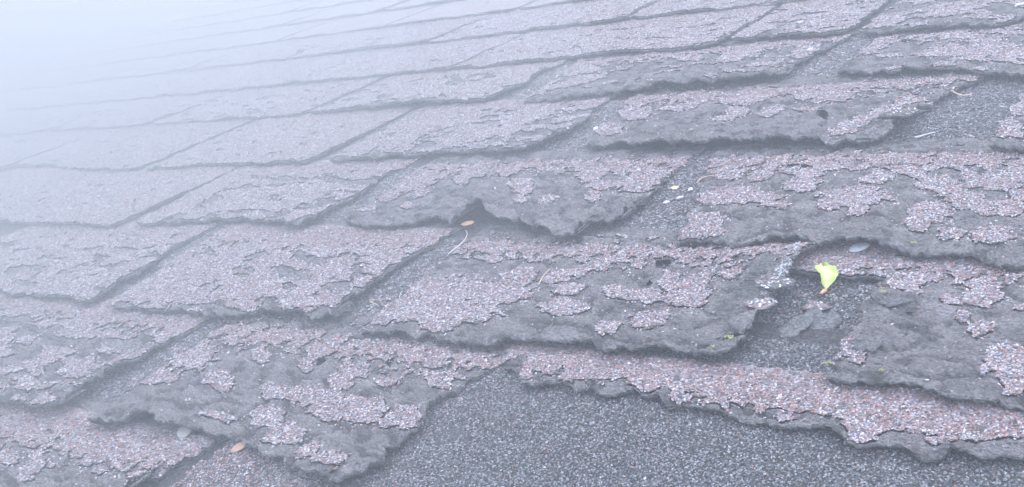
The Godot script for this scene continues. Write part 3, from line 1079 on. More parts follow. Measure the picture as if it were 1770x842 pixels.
var TRACED := [
	{"course": 6, "edge": [Vector3(-0.7375, 0.105, 0.004), Vector3(-0.514, 0.1609, 0.005), Vector3(-0.4761, 0.1745, 0.006), Vector3(-0.4449, 0.1847, 0.008), Vector3(-0.4365, 0.1957, 0.009), Vector3(-0.4495, 0.2145, 0.005), Vector3(-0.4429, 0.2174, 0.001)], "right": [Vector3(-0.4381, 0.2306, 0.001), Vector3(-0.4337, 0.2525, 0)], "left": [],
		"blobs": [[-0.4896, 0.2335, 15.97, 22.73, 13.05, -51.23], [-0.45, 0.238, 30.31, 59.31, 47.57, -22.73], [-0.5694, 0.2194, 73.91, 127.23, 34.80, -138.97], [-0.5535, 0.2013, 90.62, 160.35, 30.89, -115.98], [-0.5246, 0.1996, 23.99, 114.07, 116.87, 69.63], [-0.5892, 0.2296, 33.23, 57.43, 27.81, -115.96], [-0.5642, 0.2421, 35.11, 56.12, 27.32, -116.17]], "holes": [],
		"cover": 0, "cell": 0.0014, "band": 1, "dark": 0, "chips": 1, "label": "shingle at the bottom left corner with a broken lower corner"},
	{"course": 6, "edge": [Vector3(-0.4288, 0.125, 0.001), Vector3(-0.325, 0.115, 0.001), Vector3(-0.15, 0.1075, 0.001), Vector3(0.05, 0.1075, 0.001), Vector3(0.225, 0.1075, 0.001)], "right": [], "left": [],
		"blobs": [], "holes": [],
		"cover": 1, "cell": 0.0016, "band": 1, "dark": 1, "chips": 1, "label": "wide dark granular shingle laid bare where the tabs above broke away", "utl": -0.4175, "vt": 0.415},
	{"course": 5, "edge": [Vector3(-0.875, 0.25, 0.004), Vector3(-0.6635, 0.2355, 0.005), Vector3(-0.6241, 0.2383, 0.006), Vector3(-0.5953, 0.2363, 0.007), Vector3(-0.5733, 0.2375, 0.008), Vector3(-0.5651, 0.2449, 0.008)], "right": [Vector3(-0.5648, 0.2517, 0.008), Vector3(-0.5748, 0.2682, 0.008), Vector3(-0.5737, 0.2896, 0.007), Vector3(-0.5694, 0.3077, 0.005), Vector3(-0.5749, 0.3274, 0.003), Vector3(-0.5741, 0.3591, 0.001)], "left": [],
		"blobs": [[-0.619, 0.2526, 81.79, 139.15, 36.93, -168.61], [-0.6072, 0.2872, 44.90, 122.27, 133.29, 45.78], [-0.6146, 0.2781, 52.58, 149.43, 165.17, 59.21], [-0.6613, 0.2713, 29.90, 67.54, 81.69, -54.17]], "holes": [],
		"cover": 0.42, "cell": 0.0016, "band": 1, "dark": 0, "chips": 1, "label": "lifted shingle at the left edge with a drooping bare lower corner"},
	{"course": 5, "edge": [Vector3(-0.5285, 0.2407, 0.005), Vector3(-0.5086, 0.2423, 0.005), Vector3(-0.5006, 0.2459, 0.007), Vector3(-0.4922, 0.2481, 0.01), Vector3(-0.4799, 0.2506, 0.011), Vector3(-0.4692, 0.2486, 0.009), Vector3(-0.4581, 0.2474, 0.007), Vector3(-0.4457, 0.2506, 0.005), Vector3(-0.4292, 0.2505, 0.004), Vector3(-0.4079, 0.2503, 0.004), Vector3(-0.3932, 0.2469, 0.004), Vector3(-0.3666, 0.2429, 0.004), Vector3(-0.3451, 0.24, 0.005), Vector3(-0.3276, 0.2388, 0.006)], "right": [Vector3(-0.3223, 0.2464, 0.006), Vector3(-0.3188, 0.2552, 0.006), Vector3(-0.3244, 0.27, 0.005), Vector3(-0.3226, 0.2874, 0.004), Vector3(-0.3276, 0.2973, 0.005), Vector3(-0.3295, 0.3061, 0.005), Vector3(-0.326, 0.32, 0.004), Vector3(-0.3269, 0.3313, 0.003), Vector3(-0.321, 0.3481, 0.001)], "left": [],
		"blobs": [[-0.5422, 0.3174, 32.38, 41.11, 7.59, -41.24], [-0.5357, 0.287, 37.60, 50.73, 19.99, -96.47], [-0.4776, 0.3245, 120.56, 132.91, 22.77, -121.24], [-0.4428, 0.3357, 77.64, 155.59, 134.25, 31.13], [-0.4383, 0.3227, 167.58, 170.49, 24.91, -127.75], [-0.4777, 0.2923, 77.84, 92.61, 21.72, -102.30], [-0.433, 0.2933, 99.58, 107.29, 26.59, -121.41], [-0.4178, 0.2946, 88.27, 91.54, 27.26, -123.52], [-0.4001, 0.2944, 49.72, 49.43, 22.77, -101.68], [-0.3806, 0.2871, 56.29, 54.27, 20.82, -89.16], [-0.402, 0.3125, 158.72, 151.84, 20.22, -96.75], [-0.4114, 0.2703, 70.02, 76.03, 21.55, -89.29], [-0.3878, 0.2613, 74.02, 77.65, 31.83, -125.64], [-0.3648, 0.2533, 79.86, 151.54, 152.98, -22.70], [-0.3902, 0.2535, 132.14, 142.38, 59.25, -228.61], [-0.3468, 0.2506, 81.94, 79.30, 48.04, -177.15], [-0.4404, 0.2623, 65.68, 77.84, 62.58, -258.48], [-0.5446, 0.2576, 78.89, 116.70, 68.76, -302.65], [-0.402, 0.3254, 90.66, 84.22, 18.59, -93.61], [-0.3972, 0.3135, 160.31, 151.24, 25.26, -120.90], [-0.3724, 0.3198, 112.85, 98.51, 31.90, -153.28], [-0.3405, 0.3264, 120.84, 95.21, 23.41, -112.48], [-0.3642, 0.291, 53.95, 49.34, 15.95, -68.27], [-0.3346, 0.2906, 93.54, 78.83, 22.67, -94.53], [-0.3387, 0.2842, 123.61, 107.06, 55.41, -226.74]], "holes": [[-0.384, 0.3366, 358.69, 209.09, -41.85, -185.12], [-0.4307, 0.3287, 104.75, 235.32, 364.63, 119.36]],
		"cover": 0, "cell": 0.0013, "band": 1, "dark": 0, "chips": 1, "label": "bare curled shingle with an arched lifted edge at the lower left", "utl": -0.555},
	{"course": 5, "edge": [Vector3(-0.3188, 0.3464, 0.002), Vector3(-0.3031, 0.3444, 0.004), Vector3(-0.2938, 0.3366, 0.005), Vector3(-0.2841, 0.3313, 0.005), Vector3(-0.278, 0.3369, 0.005), Vector3(-0.2701, 0.3376, 0.005), Vector3(-0.2559, 0.3347, 0.004), Vector3(-0.2401, 0.3345, 0.004), Vector3(-0.2335, 0.3404, 0.004), Vector3(-0.2229, 0.3364, 0.004), Vector3(-0.2114, 0.3321, 0.004), Vector3(-0.2095, 0.3359, 0.004), Vector3(-0.1914, 0.3332, 0.004), Vector3(-0.1784, 0.3314, 0.004), Vector3(-0.1634, 0.3302, 0.004), Vector3(-0.1543, 0.3293, 0.004), Vector3(-0.1453, 0.3329, 0.004), Vector3(-0.1348, 0.3265, 0.005), Vector3(-0.1259, 0.321, 0.005), Vector3(-0.1173, 0.326, 0.004), Vector3(-0.11, 0.3271, 0.004), Vector3(-0.0979, 0.3233, 0.005), Vector3(-0.0934, 0.3284, 0.004), Vector3(-0.085, 0.3255, 0.004), Vector3(-0.0746, 0.3282, 0.004), Vector3(-0.0696, 0.3318, 0.004), Vector3(-0.025, 0.335, 0.004), Vector3(0.125, 0.3325, 0.004)], "right": [], "left": [],
		"blobs": [], "holes": [],
		"cover": 0, "cell": 0.0013, "band": 0.3, "dark": 0, "chips": 1, "label": "torn remnant strip of a broken shingle row, covered in coarse pink and white granules", "utl": -0.3325, "margin": 0.0065},
	{"course": 4, "edge": [Vector3(-1.02, 0.375, 0.003), Vector3(-0.9375, 0.375, 0.003), Vector3(-0.8414, 0.3579, 0.003), Vector3(-0.7981, 0.3572, 0.003), Vector3(-0.7565, 0.3606, 0.004), Vector3(-0.7161, 0.3555, 0.005), Vector3(-0.7048, 0.3588, 0.005)], "right": [Vector3(-0.7096, 0.3713, 0.005), Vector3(-0.7198, 0.3934, 0.004), Vector3(-0.7166, 0.4191, 0.004), Vector3(-0.7318, 0.4422, 0.003), Vector3(-0.7369, 0.4719, 0.002), Vector3(-0.7367, 0.5036, 0.001)], "left": [],
		"blobs": [], "holes": [],
		"cover": 0.72, "cell": 0.002, "band": 1, "dark": 0, "chips": 1, "label": ""},
	{"course": 4, "edge": [Vector3(-0.6817, 0.3561, 0.003), Vector3(-0.6513, 0.3556, 0.003), Vector3(-0.6173, 0.3559, 0.003), Vector3(-0.5912, 0.3578, 0.004), Vector3(-0.553, 0.3591, 0.004), Vector3(-0.5369, 0.3671, 0.004), Vector3(-0.5, 0.3705, 0.005), Vector3(-0.4702, 0.3676, 0.006), Vector3(-0.464, 0.3725, 0.006)], "right": [Vector3(-0.4688, 0.3881, 0.006), Vector3(-0.4693, 0.404, 0.005), Vector3(-0.472, 0.4292, 0.004), Vector3(-0.4722, 0.4529, 0.003), Vector3(-0.4716, 0.4745, 0.002)], "left": [],
		"blobs": [[-0.496, 0.4636, 85.29, 74.17, 8.85, -109.74], [-0.5232, 0.4648, 81.54, 74.59, 10.59, -135.57], [-0.5241, 0.448, 122.24, 115.33, 9.32, -103.10], [-0.4869, 0.4357, 104.56, 93.80, 13.40, -130.97], [-0.5022, 0.4248, 127.46, 120.26, 10.35, -94.75], [-0.5685, 0.4683, 50.78, 50.10, 4.23, -57.89], [-0.5242, 0.4319, 49.45, 48.04, 8.21, -80.26], [-0.6678, 0.3965, 14.50, 23.90, 21.58, -13.44], [-0.6462, 0.4194, 18.15, 27.66, 28.48, -17.84], [-0.5739, 0.3979, 23.61, 31.99, 26.65, -30.65], [-0.6468, 0.4514, 18.24, 26.08, 46.01, -28.40], [-0.5134, 0.3965, 56.63, 74.08, 61.85, -42.82], [-0.6175, 0.3768, 21.56, 27.37, 12.50, -93.52]], "holes": [],
		"cover": 0.5, "cell": 0.0016, "band": 1, "dark": 0, "chips": 1, "label": "", "utl": -0.7275},
	{"course": 4, "edge": [Vector3(-0.4295, 0.3618, 0.003), Vector3(-0.4097, 0.3601, 0.003), Vector3(-0.3965, 0.3635, 0.003), Vector3(-0.3754, 0.3623, 0.003), Vector3(-0.359, 0.3605, 0.003), Vector3(-0.3468, 0.362, 0.004), Vector3(-0.3346, 0.3612, 0.005), Vector3(-0.323, 0.3647, 0.006), Vector3(-0.3053, 0.3685, 0.007), Vector3(-0.2922, 0.3703, 0.007), Vector3(-0.2764, 0.3684, 0.006), Vector3(-0.259, 0.367, 0.005), Vector3(-0.251, 0.3695, 0.005), Vector3(-0.241, 0.3725, 0.006), Vector3(-0.2307, 0.3743, 0.006), Vector3(-0.2275, 0.3737, 0.005), Vector3(-0.217, 0.3697, 0.005), Vector3(-0.2076, 0.3679, 0.006), Vector3(-0.2006, 0.3712, 0.007), Vector3(-0.1977, 0.3764, 0.007)], "right": [Vector3(-0.1977, 0.3861, 0.007), Vector3(-0.2011, 0.3996, 0.007), Vector3(-0.2041, 0.4127, 0.008), Vector3(-0.2017, 0.4173, 0.008), Vector3(-0.2006, 0.4287, 0.009), Vector3(-0.1993, 0.4432, 0.011), Vector3(-0.2006, 0.4533, 0.013), Vector3(-0.2004, 0.4685, 0.014)], "left": [],
		"blobs": [[-0.4058, 0.4648, 156.82, 111.73, 11.40, -133.27], [-0.3678, 0.4451, 81.04, 54.29, 10.87, -103.83], [-0.426, 0.397, 27.38, 23.16, 4.94, -35.80], [-0.4004, 0.4192, 34.67, 26.46, 6.63, -54.02], [-0.3661, 0.4156, 41.63, 29.30, 8.50, -65.68], [-0.39, 0.3892, 21.77, 17.15, 8.69, -58.56], [-0.3669, 0.4368, 81.51, 55.28, 10.36, -92.87], [-0.3398, 0.4439, 77.68, 65.06, 97.51, -73.54], [-0.3295, 0.4559, 78.91, 62.95, 108.77, -82.09], [-0.3212, 0.4692, 91.18, 69.47, 107.79, -81.26], [-0.3211, 0.4252, 86.80, 62.04, 58.33, -106.02], [-0.3099, 0.4023, 62.39, 38.27, 14.15, -96.01], [-0.2906, 0.4266, 109.07, 60.02, 15.19, -118.37], [-0.2718, 0.4254, 88.53, 45.76, 12.48, -94.85], [-0.2656, 0.4432, 132.39, 64.77, 9.57, -82.38], [-0.2498, 0.4259, 104.29, 49.62, 11.74, -87.77], [-0.2553, 0.4003, 84.26, 42.97, 20.74, -132.50], [-0.4362, 0.385, 45.02, 56.28, 43.48, -18.98], [-0.438, 0.4174, 52.51, 43.90, 6.29, -52.16], [-0.4284, 0.38, 49.64, 43.67, 12.01, -79.49], [-0.4364, 0.3737, 97.24, 88.25, 24.53, -158.08], [-0.3791, 0.3753, 72.83, 57.38, 13.72, -85.11], [-0.3075, 0.4006, 68.40, 41.77, 21.49, -144.14], [-0.2549, 0.3996, 82.94, 55.78, 69.21, -80.56], [-0.2709, 0.3841, 117.04, 101.20, 120.57, -67.27], [-0.2504, 0.4449, 71.20, 50.88, 87.63, -48.06], [-0.2351, 0.454, 140.06, 59.73, 17.98, -164.53], [-0.2466, 0.4287, 93.26, 43.59, 9.63, -73.20]], "holes": [[-0.2826, 0.4672, 179.09, 89.26, 11.68, -125.85], [-0.2777, 0.4405, 551.41, 283.10, 33.72, -287.62]],
		"cover": 0, "cell": 0.0013, "band": 1, "dark": 0, "chips": 1, "label": "large bare shingle tab left of the green leaf with its right side curled up", "utl": -0.45},
	{"course": 4, "edge": [Vector3(-0.1528, 0.3677, 0.003), Vector3(-0.143, 0.3651, 0.004), Vector3(-0.1324, 0.364, 0.004), Vector3(-0.1219, 0.3654, 0.004), Vector3(-0.1122, 0.3658, 0.004), Vector3(-0.1034, 0.3621, 0.005), Vector3(-0.0953, 0.3601, 0.005), Vector3(-0.0866, 0.3613, 0.004), Vector3(-0.0835, 0.364, 0.003), Vector3(-0.0805, 0.3598, 0.003), Vector3(-0.0745, 0.3597, 0.003), Vector3(-0.0125, 0.3675, 0.003), Vector3(0.075, 0.365, 0.003)], "right": [], "left": [Vector3(-0.1525, 0.4118, 0.008), Vector3(-0.1522, 0.4274, 0.01), Vector3(-0.1556, 0.4602, 0.003)],
		"blobs": [[-0.1433, 0.4596, 100.04, 34.40, 46.48, -81.04], [-0.1374, 0.4462, 264.02, 68.30, 24.48, -190.77], [-0.1107, 0.4633, 123.31, 25.28, 13.47, -118.34], [-0.1078, 0.449, 113.87, 23.34, 16.04, -123.98], [-0.1196, 0.4413, 222.22, 50.86, 24.10, -177.45], [-0.111, 0.4267, 384.75, 84.35, 22.97, -150.66], [-0.0901, 0.4395, 399.57, 70.54, 37.01, -260.29], [-0.1538, 0.389, 133.08, 17.41, -55.59, -128.54], [-0.1442, 0.3818, 319.57, 97.73, 27.88, -144.32], [-0.1017, 0.4154, 185.19, 38.25, 20.53, -123.59], [-0.0869, 0.3929, 118.00, 21.99, 17.07, -88.35], [-0.0813, 0.3795, 149.14, 26.89, 19.51, -93.38], [-0.0924, 0.3812, 368.99, 74.48, 51.46, -251.44], [-0.0795, 0.3692, 227.90, 41.09, 42.44, -192.32]], "holes": [],
		"cover": 0, "cell": 0.0013, "band": 1, "dark": 0, "chips": 1, "label": "bare grey shingle right of the green leaf with its left side rolled up", "utl": -0.165},
	{"course": 4, "edge": [Vector3(-0.2187, 0.4734, 0.001), Vector3(-0.2089, 0.4695, 0.002), Vector3(-0.1998, 0.4662, 0.002), Vector3(-0.1905, 0.4624, 0.003), Vector3(-0.1829, 0.4665, 0.002), Vector3(-0.1736, 0.4654, 0.002), Vector3(-0.1656, 0.4682, 0.002), Vector3(-0.1566, 0.4671, 0.002), Vector3(-0.1506, 0.4658, 0.002)], "right": [], "left": [],
		"blobs": [], "holes": [],
		"cover": 1, "cell": 0.0014, "band": 1, "dark": 0, "chips": 1, "label": "narrow granulated remnant strip over the dark gap beside the green leaf", "utl": -0.225, "utr": -0.15},
	{"course": 3, "edge": [Vector3(-1.185, 0.5075, 0.003), Vector3(-1.0756, 0.4881, 0.003), Vector3(-0.9762, 0.4893, 0.003), Vector3(-0.911, 0.488, 0.003), Vector3(-0.8691, 0.4898, 0.003)], "right": [], "left": [],
		"blobs": [], "holes": [],
		"cover": 0.93, "cell": 0.0022, "band": 1, "dark": 0, "chips": 1, "label": ""},
	{"course": 3, "edge": [Vector3(-0.8435, 0.4947, 0.002), Vector3(-0.7836, 0.4972, 0.003), Vector3(-0.7712, 0.5044, 0.004), Vector3(-0.7447, 0.5018, 0.004), Vector3(-0.7084, 0.5066, 0.004), Vector3(-0.6679, 0.506, 0.004), Vector3(-0.6225, 0.4993, 0.006), Vector3(-0.6167, 0.5055, 0.006)], "right": [Vector3(-0.6235, 0.5363, 0.005), Vector3(-0.6194, 0.5713, 0.003), Vector3(-0.6349, 0.6157, 0.002), Vector3(-0.6273, 0.6325, 0.001)], "left": [],
		"blobs": [[-0.6846, 0.5648, 31.09, 34.82, 11.50, -25.77], [-0.8253, 0.5159, 19.33, 30.55, 38.90, -20.39], [-0.7555, 0.5456, 17.66, 24.49, 31.05, -16.99], [-0.6871, 0.5291, 38.30, 41.27, 3.21, -116.94], [-0.8453, 0.5692, 10.11, 16.31, 26.80, 3.80]], "holes": [],
		"cover": 0.55, "cell": 0.0018, "band": 1, "dark": 0, "chips": 1, "label": "", "utl": -0.87},
	{"course": 3, "edge": [Vector3(-0.5833, 0.5116, 0.002), Vector3(-0.5585, 0.5047, 0.003), Vector3(-0.5273, 0.5038, 0.004), Vector3(-0.5029, 0.514, 0.004), Vector3(-0.472, 0.5107, 0.006), Vector3(-0.4682, 0.5199, 0.01), Vector3(-0.4637, 0.5327, 0.015), Vector3(-0.4453, 0.5177, 0.012), Vector3(-0.4315, 0.5124, 0.009), Vector3(-0.4103, 0.5068, 0.008), Vector3(-0.3837, 0.4995, 0.008), Vector3(-0.3742, 0.4894, 0.007), Vector3(-0.3616, 0.4845, 0.007), Vector3(-0.3558, 0.4904, 0.007), Vector3(-0.36, 0.5012, 0.007), Vector3(-0.3575, 0.5158, 0.007), Vector3(-0.3413, 0.5208, 0.005), Vector3(-0.3425, 0.5373, 0.005)], "right": [Vector3(-0.3418, 0.5533, 0.004), Vector3(-0.3435, 0.5868, 0.002), Vector3(-0.3481, 0.6123, 0.001)], "left": [],
		"blobs": [[-0.5863, 0.6005, 31.79, 30.67, 19.99, -22.78], [-0.5885, 0.5673, 62.00, 54.12, 0.17, -67.81], [-0.5483, 0.5653, 87.78, 84.13, 79.83, -91.24], [-0.5887, 0.5338, 54.70, 50.23, 2.95, -113.30], [-0.5434, 0.5409, 132.46, 111.18, 3.06, -141.13], [-0.5372, 0.6218, 57.52, 42.50, -2.09, -56.25], [-0.5352, 0.6016, 115.34, 87.31, -2.07, -92.37], [-0.4945, 0.6158, 81.36, 55.87, -2.62, -77.47], [-0.4539, 0.5735, 87.86, 58.85, -0.12, -57.83], [-0.4152, 0.551, 110.62, 79.79, 42.95, -87.51], [-0.4367, 0.5451, 156.01, 104.94, 2.78, -137.24], [-0.4125, 0.6089, 68.75, 50.81, 46.19, -31.10], [-0.3956, 0.6206, 125.18, 68.59, -2.87, -70.77], [-0.3903, 0.5828, 96.69, 55.11, -0.87, -88.77], [-0.361, 0.5882, 52.90, 33.91, 28.49, -32.76], [-0.3578, 0.6112, 100.37, 50.48, -2.92, -86.20], [-0.3833, 0.5587, 148.10, 85.90, 0.93, -93.59]], "holes": [],
		"cover": 0, "cell": 0.0014, "band": 1, "dark": 0, "chips": 1, "label": "buckled shingle with a raised peak and a tongue hanging over its edge", "utl": -0.61},
	{"course": 3, "edge": [Vector3(-0.2839, 0.492, 0.002), Vector3(-0.2684, 0.4938, 0.003), Vector3(-0.2546, 0.4919, 0.003), Vector3(-0.242, 0.4925, 0.004), Vector3(-0.2263, 0.4942, 0.006), Vector3(-0.2139, 0.4939, 0.008), Vector3(-0.1976, 0.4903, 0.008), Vector3(-0.1921, 0.4912, 0.009), Vector3(-0.1773, 0.4938, 0.01), Vector3(-0.1657, 0.4902, 0.009), Vector3(-0.1571, 0.4891, 0.008), Vector3(-0.1503, 0.4863, 0.006), Vector3(-0.1366, 0.4834, 0.005), Vector3(-0.1221, 0.4832, 0.004), Vector3(-0.1025, 0.478, 0.004), Vector3(-0.0951, 0.4787, 0.004), Vector3(-0.0375, 0.4925, 0.004), Vector3(0.05, 0.4925, 0.003)], "right": [], "left": [],
		"blobs": [[-0.302, 0.6056, 94.76, 40.71, -2.78, -91.04], [-0.2764, 0.603, 107.86, 58.18, 82.53, -60.32], [-0.2581, 0.6114, 101.77, 37.22, -4.15, -111.59], [-0.2448, 0.6056, 91.66, 32.11, -3.07, -95.44], [-0.2409, 0.5831, 88.43, 31.49, -0.77, -67.50], [-0.2352, 0.6177, 122.86, 40.72, -4.11, -93.75], [-0.1973, 0.5924, 86.08, 33.60, 63.82, -73.83], [-0.1798, 0.6052, 96.21, 18.90, -44.11, -96.17], [-0.159, 0.5837, 80.01, 19.10, -0.85, -65.56], [-0.1443, 0.5944, 178.12, 38.19, -1.94, -80.67], [-0.1281, 0.5909, 84.50, 16.27, -1.16, -55.55], [-0.1211, 0.6063, 153.77, 27.49, -2.98, -80.14], [-0.1387, 0.5582, 71.04, 8.31, -48.10, -79.24], [-0.1253, 0.5445, 139.53, 28.16, 2.91, -106.09], [-0.1137, 0.5475, 124.92, 22.90, 2.05, -83.26], [-0.1126, 0.5642, 196.09, 34.76, 0.50, -72.03], [-0.2801, 0.5664, 50.97, 21.52, 0.27, -67.59], [-0.2887, 0.5596, 63.94, 28.08, 1.01, -101.35], [-0.2566, 0.56, 92.83, 36.34, 1.04, -104.29], [-0.2445, 0.5459, 102.32, 39.03, 3.42, -147.93], [-0.1994, 0.5544, 50.90, 15.75, 0.77, -48.66], [-0.2082, 0.5437, 103.14, 33.80, 2.22, -85.44], [-0.1899, 0.5312, 191.55, 58.58, 3.47, -89.71], [-0.1518, 0.5355, 89.08, 21.85, 2.43, -67.67], [-0.1535, 0.5166, 157.56, 40.23, 5.60, -101.88], [-0.1339, 0.5063, 142.68, 32.54, 8.47, -126.90], [-0.1137, 0.5064, 95.41, 18.66, 5.70, -83.77], [-0.2843, 0.5214, 60.71, 27.84, 2.48, -56.12], [-0.2829, 0.5036, 81.88, 38.45, 5.24, -86.99], [-0.2665, 0.5031, 126.38, 56.04, 7.23, -117.56], [-0.2007, 0.6268, 71.21, 20.01, -7.64, -141.24], [-0.1599, 0.6229, 77.02, 17.51, -4.45, -84.90], [-0.1413, 0.6236, 87.62, 17.68, -5.43, -100.30]], "holes": [[-0.2605, 0.618, 195.24, 71.41, -11.75, -272.54], [-0.2512, 0.6158, 297.67, 105.42, -14.28, -344.56]],
		"cover": 0, "cell": 0.0014, "band": 1, "dark": 0, "chips": 1, "label": "broad bare shingle above the green leaf with a long arched lower edge", "utl": -0.34},
	{"course": 2, "edge": [Vector3(-1.3575, 0.665, 0.002), Vector3(-1.25, 0.66, 0.002), Vector3(-1.1553, 0.6387, 0.002), Vector3(-1.0394, 0.6345, 0.002), Vector3(-1.0313, 0.6359, 0.002)], "right": [], "left": [],
		"blobs": [], "holes": [],
		"cover": 0.95, "cell": 0.0024, "band": 1, "dark": 0, "chips": 1, "label": ""},
	{"course": 2, "edge": [Vector3(-1.0163, 0.637, 0.002), Vector3(-0.9262, 0.6435, 0.002), Vector3(-0.8277, 0.6414, 0.003), Vector3(-0.762, 0.6444, 0.003)], "right": [], "left": [],
		"blobs": [], "holes": [],
		"cover": 0.93, "cell": 0.0024, "band": 1, "dark": 0, "chips": 1, "label": ""},
	{"course": 2, "edge": [Vector3(-0.7363, 0.6469, 0.002), Vector3(-0.7151, 0.6459, 0.003), Vector3(-0.674, 0.6464, 0.005), Vector3(-0.6293, 0.654, 0.004), Vector3(-0.5947, 0.6568, 0.004), Vector3(-0.5513, 0.6612, 0.004), Vector3(-0.5097, 0.653, 0.006), Vector3(-0.4951, 0.6734, 0.007)], "right": [Vector3(-0.4882, 0.6925, 0.007), Vector3(-0.4886, 0.7346, 0.004), Vector3(-0.5044, 0.7644, 0.002)], "left": [],
		"blobs": [[-0.5953, 0.7037, 29.29, 23.72, 12.43, -29.98], [-0.7322, 0.6933, 27.41, 29.66, 18.53, -9.72], [-0.6828, 0.7006, 25.72, 27.03, 32.62, -6.79], [-0.5718, 0.7567, 27.11, 20.75, 21.95, -24.86], [-0.6851, 0.7533, 14.68, 12.76, 10.03, -25.83], [-0.5649, 0.7115, 40.31, 33.81, 43.49, -25.50]], "holes": [],
		"cover": 0.45, "cell": 0.0019, "band": 1, "dark": 0, "chips": 1, "label": "", "utl": -0.75},
	{"course": 2, "edge": [Vector3(-0.4527, 0.6659, 0.003), Vector3(-0.4259, 0.6608, 0.005), Vector3(-0.3847, 0.654, 0.008), Vector3(-0.352, 0.6529, 0.009), Vector3(-0.33, 0.6573, 0.009), Vector3(-0.2809, 0.6526, 0.009), Vector3(-0.2526, 0.6513, 0.007), Vector3(-0.2417, 0.6477, 0.005), Vector3(-0.2239, 0.6527, 0.004), Vector3(-0.2102, 0.6527, 0.005)], "right": [Vector3(-0.2103, 0.673, 0.007), Vector3(-0.2098, 0.6865, 0.008), Vector3(-0.2016, 0.7122, 0.006), Vector3(-0.1994, 0.7309, 0.004), Vector3(-0.1923, 0.76, 0.003), Vector3(-0.1764, 0.791, 0.002)], "left": [],
		"blobs": [[-0.3527, 0.7732, 42.32, 19.55, 16.26, -38.21], [-0.3722, 0.7712, 90.07, 38.60, -12.77, -76.86], [-0.288, 0.7672, 38.74, 12.99, -7.98, -45.59], [-0.3443, 0.7267, 96.01, 40.14, -9.31, -70.41], [-0.3487, 0.7082, 115.49, 49.98, -10.08, -86.78], [-0.3153, 0.7228, 91.55, 49.42, 82.37, -34.67], [-0.2878, 0.7238, 104.62, 36.85, -24.72, -181.29], [-0.2375, 0.6869, 41.87, 19.24, 78.22, -37.28], [-0.2243, 0.7108, 63.54, 27.16, 67.88, -32.43], [-0.2153, 0.736, 87.37, 22.90, -10.14, -64.43], [-0.402, 0.7654, 52.69, 32.59, 96.73, -34.93], [-0.4512, 0.7487, 65.64, 34.86, -5.95, -42.98], [-0.449, 0.6999, 72.00, 40.33, -6.96, -69.19], [-0.4166, 0.7518, 64.42, 31.52, -18.55, -128.25]], "holes": [[-0.2673, 0.7031, 154.41, 27.27, -188.84, -188.09]],
		"cover": 0, "cell": 0.0016, "band": 1, "dark": 0, "chips": 1, "label": "long bare shingle high on the right with a deep shadowed lower edge", "utl": -0.49},
	{"course": 2, "edge": [Vector3(-0.1419, 0.6393, 0.003), Vector3(-0.1309, 0.6307, 0.004), Vector3(-0.1217, 0.6317, 0.004), Vector3(-0.05, 0.65, 0.004), Vector3(0.05, 0.65, 0.003)], "right": [], "left": [],
		"blobs": [[-0.1462, 0.7251, 112.73, 20.67, -6.41, -40.70], [-0.1375, 0.6649, 105.85, 19.73, -4.50, -46.50], [-0.1546, 0.771, 93.72, 17.18, -14.73, -72.77]], "holes": [],
		"cover": 0.3, "cell": 0.0019, "band": 1, "dark": 0, "chips": 1, "label": ""},
	{"course": 1, "edge": [Vector3(-0.9221, 0.8083, 0.002), Vector3(-0.8704, 0.8096, 0.004), Vector3(-0.8208, 0.8106, 0.006), Vector3(-0.7733, 0.8106, 0.007), Vector3(-0.7278, 0.809, 0.005), Vector3(-0.6875, 0.812, 0.004), Vector3(-0.6589, 0.8104, 0.004)], "right": [Vector3(-0.652, 0.8391, 0.004), Vector3(-0.6476, 0.8722, 0.003), Vector3(-0.6594, 0.9114, 0.004), Vector3(-0.6482, 0.9409, 0.001)], "left": [],
		"blobs": [[-0.706, 0.8541, 21.85, 17.44, 8.86, -24.96], [-0.8058, 0.8651, 16.30, 13.53, -6.29, -35.06], [-0.6805, 0.8992, 28.10, 22.34, 19.31, -9.73]], "holes": [],
		"cover": 0.62, "cell": 0.0022, "band": 1, "dark": 0, "chips": 1, "label": ""},
	{"course": 1, "edge": [Vector3(-0.6029, 0.8006, 0.002), Vector3(-0.5742, 0.7991, 0.003), Vector3(-0.5378, 0.7992, 0.005), Vector3(-0.5052, 0.8024, 0.005), Vector3(-0.4783, 0.8063, 0.006), Vector3(-0.4613, 0.8118, 0.008), Vector3(-0.4245, 0.8071, 0.009), Vector3(-0.3971, 0.81, 0.009), Vector3(-0.3591, 0.8105, 0.008), Vector3(-0.3439, 0.8279, 0.005)], "right": [Vector3(-0.3453, 0.8518, 0.005), Vector3(-0.3375, 0.8933, 0.003), Vector3(-0.3234, 0.9555, 0.001)], "left": [],
		"blobs": [[-0.6188, 0.8514, 45.73, 35.16, 21.52, -11.53], [-0.6124, 0.9129, 32.19, 19.41, -9.57, -40.45], [-0.5728, 0.8557, 26.33, 18.03, 30.31, -34.17], [-0.474, 0.9104, 63.74, 29.93, -25.52, -98.31], [-0.4209, 0.9099, 38.57, 18.98, 24.18, -27.35], [-0.4148, 0.8853, 160.16, 67.63, -21.95, -87.18], [-0.3726, 0.8562, 51.31, 22.70, 33.93, -86.03], [-0.3509, 0.8974, 70.80, 31.94, 46.11, -28.81]], "holes": [],
		"cover": 0.15, "cell": 0.0019, "band": 1, "dark": 0, "chips": 1, "label": "", "utl": -0.635},
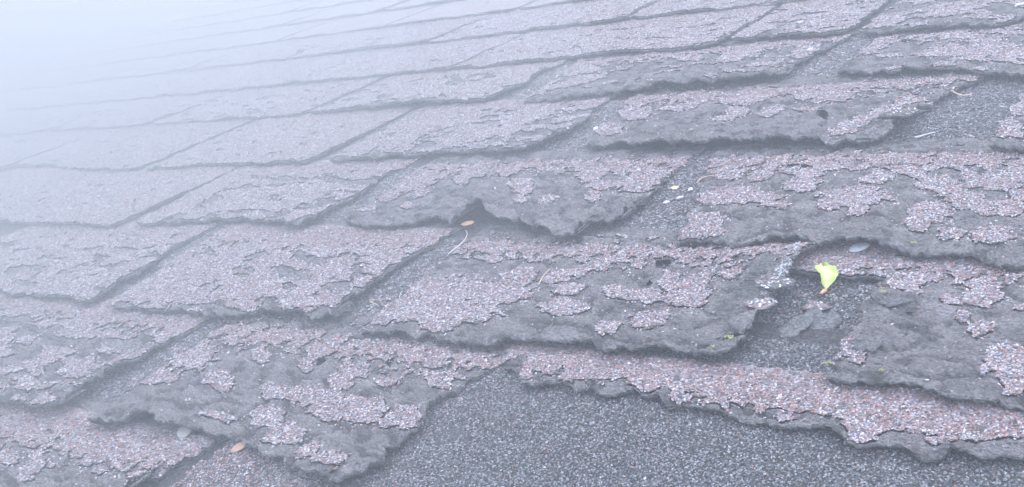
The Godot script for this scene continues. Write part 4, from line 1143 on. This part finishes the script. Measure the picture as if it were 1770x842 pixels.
	{"course": 1, "edge": [Vector3(-0.2948, 0.8252, 0.004), Vector3(-0.2827, 0.8141, 0.004), Vector3(-0.2666, 0.8104, 0.004), Vector3(-0.2402, 0.8034, 0.006), Vector3(-0.2372, 0.8101, 0.007), Vector3(-0.2144, 0.8051, 0.006), Vector3(-0.1898, 0.7947, 0.005), Vector3(-0.1784, 0.7877, 0.004), Vector3(-0.1657, 0.7873, 0.004), Vector3(-0.1475, 0.7808, 0.004), Vector3(-0.05, 0.8125, 0.004), Vector3(0.05, 0.8125, 0.003)], "right": [], "left": [],
		"blobs": [[-0.2968, 0.917, 61.54, 18.16, -9.82, -32.09], [-0.2642, 0.8588, 99.32, 27.74, -30.50, -116.31], [-0.2184, 0.8524, 48.85, 13.67, 21.31, -51.03], [-0.19, 0.8503, 48.62, 14.45, 36.92, -25.68], [-0.1701, 0.8395, 69.57, 12.97, -8.64, -32.30], [-0.2242, 0.9131, 41.13, 9.28, -21.15, -65.38]], "holes": [[-0.2635, 0.9068, 191.98, 50.97, -30.90, -100.97]],
		"cover": 0.2, "cell": 0.002, "band": 1, "dark": 0, "chips": 1, "label": ""},
	{"course": 0, "edge": [Vector3(-0.4527, 0.9655, 0.003), Vector3(-0.4186, 0.9586, 0.004), Vector3(-0.3851, 0.955, 0.005), Vector3(-0.3541, 0.9483, 0.005), Vector3(-0.3271, 0.9497, 0.004)], "right": [], "left": [],
		"blobs": [], "holes": [],
		"cover": 0.68, "cell": 0.0022, "band": 1, "dark": 0, "chips": 1, "label": ""},
	{"course": 0, "edge": [Vector3(-0.3134, 0.9485, 0.003), Vector3(-0.2892, 0.9302, 0.004), Vector3(-0.2622, 0.9305, 0.006), Vector3(-0.2276, 0.9298, 0.005), Vector3(-0.1934, 0.9231, 0.004), Vector3(-0.15, 0.965, 0.004), Vector3(-0.025, 0.965, 0.003)], "right": [], "left": [],
		"blobs": [[-0.2422, 0.9926, 35.30, 9.37, 17.34, -47.61], [-0.3039, 0.9803, 52.50, 17.14, 13.85, -38.41]], "holes": [],
		"cover": 0.42, "cell": 0.0022, "band": 1, "dark": 0, "chips": 1, "label": ""},
]
